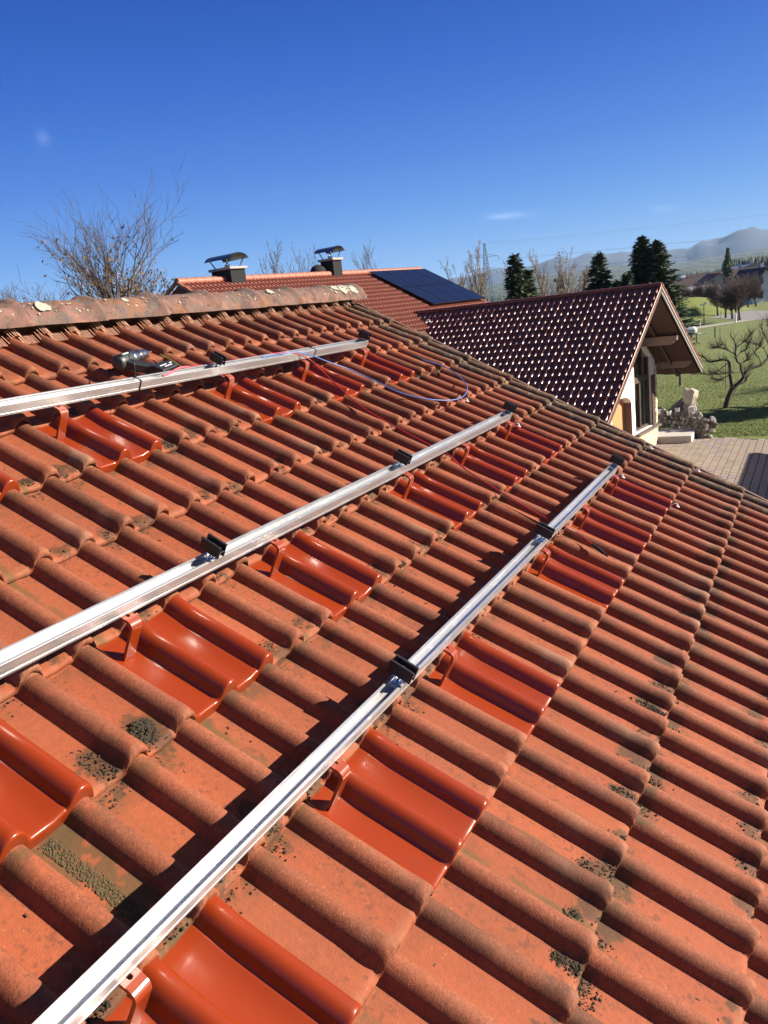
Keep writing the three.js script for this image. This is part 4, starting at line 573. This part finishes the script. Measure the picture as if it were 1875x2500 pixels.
// old fruit tree on the lawn, limbs as they stand
{
  const base = ground(1771, 995), D = base.clone().sub(EYE).length(), t = thing('fruit_tree', 'old leaning fruit tree with crooked bare limbs on the lawn', 'tree', base), wood = new Sticks(), tw = new Sticks(), R = rng(17), tips = [];
  const P = (x, y, z) => at(1640 + x * 0.1447, 760 + y * 0.1447, D + z).sub(base);
  const limb = (pts, r0, r1, heavy) => { const c = new THREE.CatmullRomCurve3(pts.map(q => P(...q))), n = pts.length * 5; for (let i = 0; i < n; i++) { const a = c.getPoint(i / n), b = c.getPoint((i + 1) / n), ra = r0 + (r1 - r0) * i / n, rb = r0 + (r1 - r0) * (i + 1) / n; (heavy ? wood : tw).push(a, b, ra * 0.74, rb * 0.74, heavy ? 10 : 6); if (i > n * 0.25 && R() < (heavy ? 0.45 : 0.9)) tips.push([b, b.clone().sub(a).normalize(), ra]); } };
  limb([[905, 1640, 0], [940, 1500, 0], [985, 1370, 0], [1035, 1290, 0]], 0.17, 0.125, true);
  limb([[1030, 1300, 0], [1005, 1200, -0.1], [985, 1080, -0.2], [972, 900, -0.3], [945, 832, -0.4], [850, 818, -0.6], [740, 840, -0.7], [640, 850, -0.8], [520, 760, -1], [400, 720, -1.2]], 0.11, 0.03, true);
  limb([[1030, 1310, 0], [1110, 1230, 0.1], [1200, 1130, 0.2], [1250, 1040, 0.3], [1330, 970, 0.5], [1500, 910, 0.9], [1624, 790, 1.3], [1800, 700, 1.8], [1950, 560, 2.2]], 0.12, 0.05, true);
  limb([[1215, 1110, 0.2], [1165, 970, 0], [1160, 895, -0.1], [1105, 850, -0.2], [1075, 720, -0.3], [1078, 570, -0.4], [1040, 480, -0.5], [985, 400, -0.6]], 0.075, 0.02, true);
  limb([[1120, 1230, 0.2], [1240, 1180, 0.5], [1255, 1120, 0.5], [1215, 1070, 0.3]], 0.06, 0.06, true);
  for (const b of [[[940, 880, -0.4], [850, 950, -0.6], [760, 1020, -0.8], [660, 1065, -1], [520, 1060, -1.3], [380, 1060, -1.5]], [[985, 1070, -0.1], [900, 1110, 0.2], [820, 1160, 0.4], [680, 1155, 0.6]], [[1165, 1020, 0], [1080, 1040, -0.4], [1000, 1045, -0.6], [880, 1060, -0.8], [740, 1060, -1]], [[1075, 720, -0.3], [1000, 690, 0.2], [910, 640, 0.4], [800, 620, 0.6], [700, 620, 0.8]], [[1078, 600, -0.4], [1160, 560, -0.8], [1270, 470, -1.2], [1330, 380, -1.4]], [[1090, 760, -0.2], [1160, 700, 0.3], [1250, 640, 0.6], [1290, 540, 0.8]], [[1165, 890, 0], [1200, 860, 0.3], [1280, 820, 0.5], [1285, 760, 0.6]], [[1500, 910, 0.9], [1480, 800, 0.5], [1400, 700, 0.3], [1480, 600, 0.2], [1520, 480, 0]], [[1624, 790, 1.3], [1560, 640, 1], [1430, 560, 0.8], [1250, 510, 0.5]], [[1624, 790, 1.3], [1640, 600, 1], [1560, 400, 0.6], [1500, 250, 0.3]], [[1700, 740, 1.5], [1720, 500, 1.2], [1640, 300, 0.8], [1600, 150, 0.5]], [[910, 640, 0.4], [880, 560, 0.6], [760, 610, 0.7]], [[1200, 1130, 0.2], [1230, 1010, 0.6], [1330, 930, 0.9]]]) limb(b, 0.035, 0.01, false);
  for (const [q, d, r] of tips) for (let k = 0; k < 4; k++) { let p = q.clone(), e = d.clone().add(V3((R() - 0.5) * 1.8, (R() - 0.2) * 1.5, (R() - 0.5) * 1.8)).normalize(); const n = 3, ln = 0.14 + 0.22 * R(); for (let i = 0; i < n; i++) { const s = p.clone().addScaledVector(e, ln / 1.5); tw.push(p, s, 0.009 - i * 0.0024, 0.0066 - i * 0.0018, 3); p = s; e.add(V3((R() - 0.5) * 0.9, R() * 0.5, (R() - 0.5) * 0.9)).normalize(); } }
  mesh('trunk', wood.build(), barkDark, t); mesh('crown', tw.build(), barkDark, t);
}

/* ---------- yard and lawn furniture ---------- */
const stoneTones = [mat(0.20, 0.17, 0.145, 0.95, { bumpMap: grainMap, bumpScale: 0.006 }), mat(0.27, 0.24, 0.205, 0.95, { bumpMap: grainMap, bumpScale: 0.006 }), mat(0.13, 0.105, 0.088, 0.95, { bumpMap: grainMap, bumpScale: 0.006 })];
function stoneGeo(seed, sx, sy, sz, detail = 2) { const g = mergeVertices(new THREE.IcosahedronGeometry(1, detail).deleteAttribute('normal').deleteAttribute('uv')); const p = g.attributes.position, R = rng(seed), a = R() * 50, lo = detail > 2 ? 0.66 : 0.56, cuts = Array.from({ length: detail > 2 ? 18 : 12 }, () => [V3(R() - 0.5, R() - 0.5, R() - 0.5).normalize(), lo + R() * 0.25]); for (let i = 0; i < p.count; i++) { const v = V3(p.getX(i), p.getY(i), p.getZ(i)); for (const [n, d] of cuts) { const k = v.dot(n); if (k > d) v.addScaledVector(n, d - k); } v.multiplyScalar(0.94 + 0.16 * fbm(v.x * 2 + a, v.y * 2 + v.z * 3, 2)); p.setXYZ(i, v.x * sx, v.y * sy, v.z * sz); } g.computeVertexNormals(); return toCreasedNormals(g, 0.35); }
{
  const t = thing('rockery', 'dry stone rockery with a pale upright boulder beside the gabled house', 'rockery', [33.2, GY, -1.9]), R = rng(23), shapes = Array.from({ length: 8 }, (_, i) => stoneGeo(200 + i, 1, 0.75, 0.9));
  const path = new THREE.CatmullRomCurve3([V3(0.9, 0, -1.6), V3(0.1, 0, -0.7), V3(-0.5, 0, 0.2), V3(-1.15, 0, 0.75), V3(-1.45, 0, 1.3)]);
  for (let row = 0; row < 5; row++) for (let i = 0; i < 17; i++) { const f = (i + 0.5 * (row & 1) + 0.3 * R()) / 17, top = 0.98 - 0.75 * sst(0.72, 1, f); if (row * 0.2 > top) continue; const p = path.getPoint(Math.min(1, f)), s = 0.11 + 0.07 * R(); const m = mesh('stone', shapes[Math.floor(R() * 8)], stoneTones[Math.floor(R() * 3)], t); m.position.set(p.x + row * 0.09 + (R() - 0.5) * 0.06, 0.1 + row * 0.19, p.z - row * 0.03 + (R() - 0.5) * 0.06); m.scale.setScalar(s); m.rotation.set(R() * 0.6, R() * 6, R() * 0.6); }
  for (let i = 0; i < 26; i++) { const m = mesh('stone', shapes[i % 8], stoneTones[(i * 2) % 3], t); const f = R(), p = path.getPoint(f); m.position.set(p.x + 0.35 + R() * 0.7, 0.35 + R() * 0.5 * (1 - f * 0.6), p.z - 0.1 + R() * 0.2); m.scale.setScalar(0.12 + 0.10 * R()); m.rotation.set(R() * 3, R() * 6, R() * 3); }
  const pale = mat(0.42, 0.36, 0.28, 0.95, { bumpMap: grainMap, bumpScale: 0.01 });
  const b = mesh('boulder', stoneGeo(311, 0.36, 0.42, 0.34, 3), pale, t); b.position.set(0.15, 1.5, 0.24); b.userData.label = 'pale boulder standing on top';
  const n = mesh('boulder', stoneGeo(313, 0.3, 0.42, 0.3, 3), stoneTones[1], t); n.position.set(0.15, 0.98, 0.2);
  const b2 = mesh('boulder', stoneGeo(312, 0.55, 0.75, 0.6, 3), stoneTones[2], t); b2.position.set(0.45, 0.72, -0.1); b2.rotation.x = 0.25;
}
{ const m = mesh('stone_slab', rbox(1.75, 0.30, 1.75, 0.02, 0, 0.15, 0), mat(0.45, 0.41, 0.36, 0.9, { bumpMap: grainMap, bumpScale: 0.004 })); m.position.set(31.75, GY + 0.02, -2.2); tag(m, 'low pale concrete slab at the corner of the gabled house', 'slab'); }
// pots and blocks set out on the rockery
[[32.6, 0.98, -2.75, 'white glazed pot on the left end of the rockery'], [32.35, 0.92, -2.35, 'small pale pot on the rockery next to the white glazed pot'], [32.9, 0.95, -2.1, 'little white pot in the middle of the rockery']].forEach(([x, y, z, l], i) => { const t = thing('flower_pot', l, 'pot', [x, GY + y, z], 'pots on the rockery'); const g = new THREE.LatheGeometry([[0, 0], [0.07, 0], [0.095, 0.14], [0.11, 0.15], [0.11, 0.17], [0.09, 0.17], [0.085, 0.1], [0, 0.1]].map(q => new THREE.Vector2(...q)), 16); mesh('pot', g, mat(0.72, 0.70, 0.66, 0.5), t); mesh('plant', leafCards(Array.from({ length: 16 }, (_, k) => [V3(Math.cos(k) * 0.06, 0.2 + 0.05 * Math.sin(k * 3), Math.sin(k) * 0.06), null, 3]), rng(i + 7), 3, 0.035, 0.07), mat(0.04, 0.055, 0.02, 0.9, { side: THREE.DoubleSide }), t); });
{ const t = thing('stone_block', 'upright white stone block leaning on the rockery', 'stone', [32.75, GY + 0.75, -1.55]); mesh('block', rbox(0.14, 0.42, 0.2, 0.015, 0, 0.2, 0), mat(0.62, 0.58, 0.5, 0.9), t); t.rotation.y = 0.4; }
const post = (x, y, h, r, m, label, category, group) => { const p = ground(x, y), t = thing('post', label, category, p, group); mesh('shaft', cyl(r, r * 0.9, h, 8, 0, h / 2 - 0.05, 0), m, t); mesh('top', new THREE.ConeGeometry(r * 0.95, r, 8).translate(0, h - 0.05 + r / 2, 0), m, t); return t; };
const woodGrey = mat(0.11, 0.085, 0.065, 0.9);
post(1661, 940, 0.75, 0.09, woodGrey, 'thick tree stump post on the lawn below the eaves', 'post'); post(1746, 824, 1.1, 0.07, woodGrey, 'dark fence post on the far lawn', 'post', 'fence posts'); post(1701, 836, 0.95, 0.06, woodGrey, 'dark fence post beside the white tank', 'post', 'fence posts'); post(1758, 834, 1.25, 0.025, woodGrey, 'thin stake behind the fruit tree', 'post', 'stakes'); post(1772, 948, 1.6, 0.03, mat(0.25, 0.2, 0.14, 0.9), 'thin pale stake left of the fruit tree trunk', 'post', 'stakes');
post(1796, 787, 1.15, 0.11, mat(0.75, 0.74, 0.72, 0.6), 'white roadside marker post', 'post'); post(1709, 797, 0.85, 0.07, mat(0.6, 0.52, 0.36, 0.7), 'small yellowish marker beside the lane', 'post'); post(1760, 789, 1.5, 0.045, mat(0.35, 0.33, 0.2, 0.8), 'thin pole on the bank beside the lane', 'post');
{ const p = ground(1719, 792), t = thing('street_lamp', 'street lamp with a pale double head beside the lane', 'street lamp', p); mesh('pole', cyl(0.07, 0.05, 2.5, 8, 0, 1.25, 0), mat(0.2, 0.19, 0.18, 0.6), t); mesh('lamp_head', merge([rbox(0.5, 0.16, 0.3, 0.05, -0.18, 2.5, 0), rbox(0.3, 0.34, 0.26, 0.05, 0.16, 2.66, 0)]), mat(0.75, 0.74, 0.7, 0.4), t); t.rotation.y = -1.2; }
{ const p = ground(1677, 800), t = thing('pole', 'thin pole whose lower half is pale, behind the tank', 'pole', p); mesh('lower_shaft', cyl(0.07, 0.06, 1.5, 8, 0, 0.75, 0), mat(0.6, 0.58, 0.52, 0.6), t); mesh('upper_shaft', cyl(0.04, 0.03, 0.9, 8, 0, 1.95, 0), mat(0.2, 0.18, 0.16, 0.7), t); }
{ // water tank trailer
  const p = ground(1681, 826), t = thing('water_tank', 'white water tank on a small trailer at the far edge of the lawn', 'tank', p); t.rotation.y = 0.35; const w = mat(0.62, 0.63, 0.62, 0.45);
  mesh('tank', new THREE.CapsuleGeometry(0.42, 0.9, 8, 18).rotateZ(Math.PI / 2).rotateY(Math.PI / 2).translate(0, 0.75, 0), w, t); mesh('filler_cap', cyl(0.12, 0.12, 0.12, 12, 0, 1.2, 0), mat(0.1, 0.1, 0.1, 0.6), t); mesh('chassis', merge([box(0.9, 0.08, 1.8, 0, 0.32, 0), box(0.06, 0.06, 1.1, 0, 0.32, 1.3), box(0.9, 0.05, 0.5, 0, 0.36, 1.1)]), mat(0.5, 0.5, 0.48, 0.6), t);
  for (const s of [-1, 1]) { const wl = mesh('wheel', new THREE.TorusGeometry(0.2, 0.075, 8, 18).rotateY(Math.PI / 2).translate(s * 0.48, 0.27, 0), mat(0.02, 0.02, 0.02, 0.8), t); mesh('rim', cyl(0.14, 0.14, 0.08, 12).rotateZ(Math.PI / 2).translate(s * 0.48, 0.27, 0), w, wl); }
}
// neighbour's shed and trees out to the right, whose shadows fall across yard and lawn
{ const t = thing('shed', 'low wooden shed to the right of the paved yard', 'shed', [24.5, GY, 8.15]); mesh('wall', box(12.5, 2.5, 4.6, 0, 1.25, 0), mat(0.22, 0.13, 0.08, 0.85), t); mesh('roof', prism([[-2.9, 2.35], [0, 3.35], [2.9, 2.35], [2.9, 2.5], [0, 3.5], [-2.9, 2.5]], 13).rotateY(Math.PI / 2).translate(-6.5, 0, 0), mat(0.22, 0.08, 0.05, 0.8), t); mesh('door', box(2.2, 2.1, 0.06, 1, 1.06, -2.33), mat(0.12, 0.07, 0.045, 0.8), t); }
spruce('dense spruce to the right of the lawn, outside the view', V3(43.4, GY, 10.6), 10.0, 2.9, 81, 1);
tree('fruit_tree', 'second fruit tree to the right of the lawn', 'tree', V3(50.5, GY, 9), { seed: 63, trunk: 3.0, radius: 0.2, levels: 5, limbs: 4, fork: 2, spread: 0.75, shrink: 0.6, wob: 0.4, lift: 0.05, clear: 0.4 }, barkDark);

/* ---------- the village, woods, pylon and mountains ---------- */
const villageTone = { white: mat(0.62, 0.60, 0.56, 0.9), grey: mat(0.32, 0.31, 0.30, 0.9), wood: mat(0.12, 0.08, 0.06, 0.9), red: mat(0.25, 0.085, 0.055, 0.8), dark: mat(0.07, 0.045, 0.042, 0.8), sheet: mat(0.30, 0.30, 0.30, 0.5) };
function villageHouse(label, x, y, dist, w, len, eave, rise, turn, wallM, roofM, o = {}) {
  const p = at(x, y, dist); p.y = GY; const t = thing('village_house', label, 'house', p, 'houses of the village'); t.rotation.y = turn;
  mesh('wall', prism([[-w / 2, 0], [w / 2, 0], [w / 2, eave], [0, eave + rise], [-w / 2, eave]], len).translate(0, 0, -len / 2), wallM, t);
  const s = Math.hypot(w / 2, rise), a = Math.atan2(rise, w / 2); for (const k of [-1, 1]) mesh('roof_slope', box(s + 0.7, 0.18, len + 1).rotateZ(-k * a).translate(k * (w / 4 + 0.2), eave + rise / 2 + 0.02, 0), roofM, t);
  for (const f of [-1, 1]) for (let i = 0; i < (o.n || 2); i++) for (let r = 0; r < (o.rows || 2); r++) { const wn = mesh('window', box(1.0, 1.25, 0.08, -w / 2 + w * (i + 0.7) / ((o.n || 2) + 0.4), 1.5 + r * 2.5, f * (len / 2 + 0.03)), mat(0.03, 0.035, 0.04, 0.2), t); mesh('frame', box(1.2, 0.1, 0.1, -w / 2 + w * (i + 0.7) / ((o.n || 2) + 0.4), 0.82 + r * 2.5, f * (len / 2 + 0.05)), villageTone.white, wn); }
  mesh('chimney', box(0.7, 1.6, 0.7, w * 0.12, eave + rise + 0.3, len * 0.2), villageTone.grey, t);
}
villageHouse('large grey barn with a shallow gable at the top of the village', 1816, 668, 330, 11, 22, 6.1, 2.0, -1.25, villageTone.grey, villageTone.sheet, { n: 2, rows: 1 });
villageHouse('dark roofed barn attached right of the grey barn', 1858, 668, 345, 10, 24, 5.2, 2.6, 0.3, villageTone.wood, villageTone.dark);
villageHouse('house with a pale weathered gable at the right edge of the village', 1878, 684, 330, 9, 12, 4.4, 3.4, -1.35, villageTone.grey, villageTone.dark);
villageHouse('village house with a bright red roof and grey gable in the centre', 1740, 700, 250, 7.5, 12, 3.4, 2.6, -1.2, villageTone.grey, villageTone.red);
villageHouse('long low dark roofed barn left in the village', 1690, 690, 290, 9, 26, 3.2, 2.4, 0.28, villageTone.wood, villageTone.dark);
villageHouse('long dark barn behind the red roofed village house', 1772, 688, 300, 10, 24, 3.6, 3.0, 0.3, villageTone.wood, villageTone.dark);
villageHouse('steep roofed house with a bright white gable by the road', 1838, 720, 170, 5.2, 9, 2.6, 3.4, -1.0, villageTone.white, villageTone.dark);
villageHouse('white house with a brown roof at the far right', 1878, 720, 190, 8, 11, 3.0, 2.6, 0.45, villageTone.white, villageTone.red);
villageHouse('low shed with a pale roof left of the red roofed village house', 1706, 708, 235, 5, 9, 2.2, 1.2, 0.3, villageTone.wood, villageTone.sheet, { rows: 1 });
{ const t = thing('poplar_tree', 'slim dark columnar tree rising above the village roofs', 'tree', foot(1777, 660, 270)), b = []; const R = rng(88); for (let i = 0; i < 700; i++) { const f = R(), y = 1 + f * 12, a = R() * 6.3, r = 1.2 * Math.sin(Math.PI * Math.min(1, 0.15 + f * 0.85)) * Math.sqrt(R()); b.push(new THREE.TetrahedronGeometry(0.35 + 0.25 * R()).rotateX(R() * 3).rotateY(R() * 3).translate(Math.cos(a) * r, y, Math.sin(a) * r)); } mesh('trunk', cyl(0.2, 0.1, 6, 8, 0, 3, 0), barkDark, t); mesh('crown', merge(b), needle[1], t); }
// lime trees by the road
[[1753, 771, 4.7, 'lime tree leftmost of the row by the road'], [1772, 776, 4.2, 'lime tree second in the row by the road'], [1788, 779, 4.4, 'lime tree with a forked trunk in the row by the road'], [1799, 784, 5.0, 'stout lime tree near the white marker post'], [1806, 781, 4.8, 'lime tree rightmost of the row by the road'], [1729, 764, 4.4, 'bare lime tree behind the street lamp'], [1708, 758, 4.6, 'bare lime tree left of the street lamp, behind the bank'], [1690, 757, 4.6, 'bare lime tree beside the great spruce'], [1670, 757, 4.8, 'bare lime tree partly behind the great spruce'], [1826, 752, 5.2, 'bare lime tree in front of the bright white gable'], [1846, 748, 4.4, 'bare lime tree near the right edge of the view']].forEach(([x, y, h, label], i) => tree('lime_tree', label, 'tree', ground(x, y), { seed: 400 + i, trunk: h * 0.46, radius: 0.17, levels: 5, limbs: 5, fork: 2, spread: 0.6, shrink: 0.64, fine: 0.010, wob: 0.3, lift: 0.08, clear: 0.35 }, barkFar, null, 'bare lime trees along the road'));
{ // hedge below the village
  const R = rng(19), b = []; for (let i = 0; i < 900; i++) { const f = R(); b.push(new THREE.TetrahedronGeometry(0.3 + 0.35 * R()).rotateX(R() * 3).rotateY(R() * 3).translate((f - 0.5) * 34, R() * 1.5, (R() - 0.5) * 2)); } const t = thing('hedge', 'dark clipped hedge below the village houses', 'hedge', foot(1855, 735, 176)); t.rotation.y = -1.35; mesh('foliage', merge(b), needle[0], t); }
{ // floodlight mast and low white hall
  const p = foot(1362, 700, 150), t = thing('floodlight_mast', 'mast with two dark floodlights among the birches', 'mast', p); mesh('pole', cyl(0.12, 0.08, 8.2, 8, 0, 4.1, 0), mat(0.1, 0.1, 0.1, 0.6), t); mesh('crossbar', box(0.06, 0.08, 1.2, 0, 8.1, 0), mat(0.1, 0.1, 0.1, 0.6), t); for (const s of [-1, 1]) mesh('floodlight', rbox(0.3, 0.5, 0.42, 0.05, 0, 8.35, s * 0.42), mat(0.05, 0.05, 0.05, 0.5), t); t.rotation.y = 0.5;
  const h = foot(1362, 700, 420), g = thing('white_hall', 'bright white hall in the distance between the birches', 'building', h); mesh('wall', box(9, 3.2, 14, 0, 2.8, 0), villageTone.white, g); mesh('roof', prism([[-5, 4.3], [0, 5.4], [5, 4.3]], 15).translate(0, 0, -7.5), villageTone.sheet, g); g.rotation.y = 0.4; }
{ // lattice pylon and its wires
  const p = foot(1186, 640, 420), t = thing('pylon', 'lattice electricity pylon behind the birches', 'pylon', p), H = 34, b = [], w = y => 2.6 * (1 - y / H) + 0.25, st = mat(0.07, 0.075, 0.08, 0.6); t.rotation.y = -0.85;
  for (let i = 0; i < 14; i++) { const y0 = H * i / 14, y1 = H * (i + 1) / 14; for (let k = 0; k < 4; k++) { const c = q => V3(((q + 1) & 2 ? 1 : -1), 0, (q & 2 ? 1 : -1)), A = c(k), B = c(k + 1); const a0 = A.clone().multiplyScalar(w(y0)).setY(y0), a1 = A.clone().multiplyScalar(w(y1)).setY(y1), b1 = B.clone().multiplyScalar(w(y1)).setY(y1); b.push(bar(a0, a1, 0.11, 0.11, 4), bar(a0, b1, 0.06, 0.06, 3), bar(a1, b1, 0.06, 0.06, 3)); } }
  mesh('tower', merge(b), st, t); const tipsW = [];
  for (const [y, l] of [[27.5, 7.0], [21, 10.0]]) { const arm = []; for (const s of [-1, 1]) { const e = V3(s * l, y, 0); arm.push(bar(V3(s * w(y), y + 1.3, 0), e, 0.09, 0.06, 4), bar(V3(s * w(y), y, 0.3), e, 0.09, 0.06, 4), bar(V3(s * w(y), y, -0.3), e, 0.09, 0.06, 4)); for (let i = 1; i < 4; i++) arm.push(bar(V3(s * l * i / 4, y, 0), V3(s * (l * (i - 0.5) / 4), y + 1.3 * (1 - i / 4.5), 0), 0.05, 0.05, 3)); for (const q of (y < 25 ? [1, 0.55] : [1])) { const h = V3(s * l * q, y - 1.8, 0); arm.push(bar(V3(s * l * q - 0.5, y, 0), h, 0.07, 0.07, 4), bar(V3(s * l * q + 0.5, y, 0), h, 0.07, 0.07, 4)); tipsW.push(h); } } mesh('cross_arm', merge(arm), st, t); }
  tipsW.push(V3(0, H, 0)); t.updateMatrixWorld(true);
  tipsW.forEach((q, i) => { const a = q.clone().applyMatrix4(t.matrixWorld), e = a.clone().add(V3(120, 6, 560)), c = []; for (let k = 0; k <= 20; k++) { const f = k / 20; c.push(a.clone().lerp(e, f).add(V3(0, -34 * f * (1 - f), 0))); } const m = mesh('power_line', tube(c, 0.045, 40, 3), mat(0.25, 0.27, 0.3, 0.6)); tag(m, i === tipsW.length - 1 ? 'thin earth wire strung from the very top of the pylon' : 'thin power line strung from a cross arm of the pylon', 'power line', 'wires of the pylon'); });
}
// hills and mountains, each a solid body of land behind the other
function range(name, pts, dist, deep, m, rough, seed) {
  const xs = pts.map(q => q[0]), lo = -2600, hi = 4200, N = 300, f = x => { if (x <= xs[0]) return pts[0][1] + (xs[0] - x) * 0.1182; if (x >= xs[xs.length - 1]) return pts[pts.length - 1][1] - (x - xs[xs.length - 1]) * 0.1182; let i = 1; while (x > xs[i]) i++; const k = (x - xs[i - 1]) / (xs[i] - xs[i - 1]); return pts[i - 1][1] + (pts[i][1] - pts[i - 1][1]) * k; };
  const az0 = Math.atan2(FWD.z, FWD.x), g = grid(N, 12, (a, b) => {
    const th = -1.15 + a * 2.3, x = PX + FOCAL * Math.tan(Math.max(-1.0, Math.min(1.0, th))) / 1.0, el = f(Math.max(lo, Math.min(hi, x)));
    const d = sight(x, el - 0), crest = dist * d.y / Math.hypot(d.x, d.z) + EYE.y, az = Math.atan2(d.z, d.x), top = Math.max(6, crest - GY) * (1 + rough * (fbm(a * 90 + seed, 3, 4) - 0.5) * 0.5), s = b * 2 - 1, hgt = top * Math.pow(Math.cos(s * Math.PI / 2), 1.1) * (1 + rough * (s === 0 ? 0 : 1) * (fbm(a * 70 + seed, b * 9, 4) - 0.5)), r = dist + s * deep;
    return [EYE.x + Math.cos(az) * r, GY - 3 + hgt, EYE.z + Math.sin(az) * r];
  }, (a, b) => [a * 40, b * 6]); return structure(mesh(name, g, m));
}
const woodHill = texture(512, 512, (x, y) => { const a = fbm(x * 12, y * 5, 4), b = fbm(x * 60, y * 30, 3); return mixc(mixc([0.030, 0.045, 0.025], [0.05, 0.06, 0.035], b), [0.10, 0.125, 0.065], sst(0.58, 0.62, a)); });
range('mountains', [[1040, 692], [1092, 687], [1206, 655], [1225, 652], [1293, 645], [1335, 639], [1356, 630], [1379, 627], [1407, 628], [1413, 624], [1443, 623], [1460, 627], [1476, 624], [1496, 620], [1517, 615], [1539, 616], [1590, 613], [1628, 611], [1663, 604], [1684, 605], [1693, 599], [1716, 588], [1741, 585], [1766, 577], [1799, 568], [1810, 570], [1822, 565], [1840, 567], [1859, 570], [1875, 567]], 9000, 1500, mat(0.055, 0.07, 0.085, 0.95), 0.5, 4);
range('hills', [[1040, 712], [1206, 692], [1380, 660], [1500, 650], [1640, 640], [1700, 634], [1760, 625], [1820, 615], [1875, 606]], 5200, 900, new THREE.MeshStandardMaterial({ map: woodHill, roughness: 0.95 }), 0.3, 9);
range('hills', [[1040, 728], [1206, 706], [1380, 672], [1500, 664], [1640, 655], [1700, 645], [1760, 640], [1800, 628], [1875, 618]], 3000, 700, new THREE.MeshStandardMaterial({ map: woodHill, roughness: 0.95 }), 0.3, 17);
{ // conifer woods on the valley floor, reading as one dark mass
  const R = rng(70), cone = new THREE.ConeGeometry(1, 1, 5, 1).translate(0, 0.5, 0), N = 2600, im = new THREE.InstancedMesh(cone, mat(0.025, 0.038, 0.022, 0.95), N), M = new THREE.Matrix4();
  for (let i = 0; i < N; i++) { const grp = i % 3, x = grp === 0 ? 1762 + R() * 330 : grp === 1 ? 1000 + R() * 780 : 1640 + R() * 400, d = grp === 0 ? 950 + R() * 160 : grp === 1 ? 2300 + R() * 300 : 2500 + R() * 250, p = foot(x, 660, d), h = 10 + R() * 11; M.compose(p, new THREE.Quaternion().setFromAxisAngle(V3(0, 1, 0), R() * 6), V3(h * 0.26, h, h * 0.26)); im.setMatrixAt(i, M); }
  im.name = numbered('woodland'); im.castShadow = im.receiveShadow = true; tag(im, 'dark conifer woods along the far side of the valley', 'woodland', null, 'stuff'); scene.add(im);
}
[[1683, 657, 1500, 60, 'long pale greenhouse roof far out in the valley'], [1722, 651, 1650, 90, 'bright white farm building far out in the valley']].forEach(([x, y, d, len, label]) => { const p = foot(x, y, d), t = thing('far_building', label, 'building', p, 'buildings far out in the valley'); mesh('wall', box(14, 6, len * 0.5, 0, 3, 0), villageTone.white, t); mesh('roof', prism([[-8, 6], [0, 9], [8, 6]], len * 0.5 + 2).translate(0, 0, -len * 0.25 - 1), villageTone.sheet, t); t.rotation.y = 0.5; });
{ const p = foot(1695, 662, 620), t = thing('field_barn', 'small dark barn alone in the pale green field', 'barn', p); mesh('wall', box(6, 3, 9, 0, 1.5, 0), villageTone.wood, t); mesh('roof', prism([[-3.6, 2.9], [0, 5], [3.6, 2.9]], 10).translate(0, 0, -5), villageTone.dark, t); t.rotation.y = 0.9; }
scene.fog = new THREE.FogExp2(new THREE.Color(0.44, 0.68, 1.0), 0.00005);

/* ---------- draw ---------- */
const renderer = new THREE.WebGLRenderer({ antialias: true });
renderer.setSize(768, 1024);
renderer.shadowMap.enabled = true;
renderer.toneMapping = THREE.LinearToneMapping;
renderer.toneMappingExposure = EXPOSURE;
renderer.render(scene, camera);
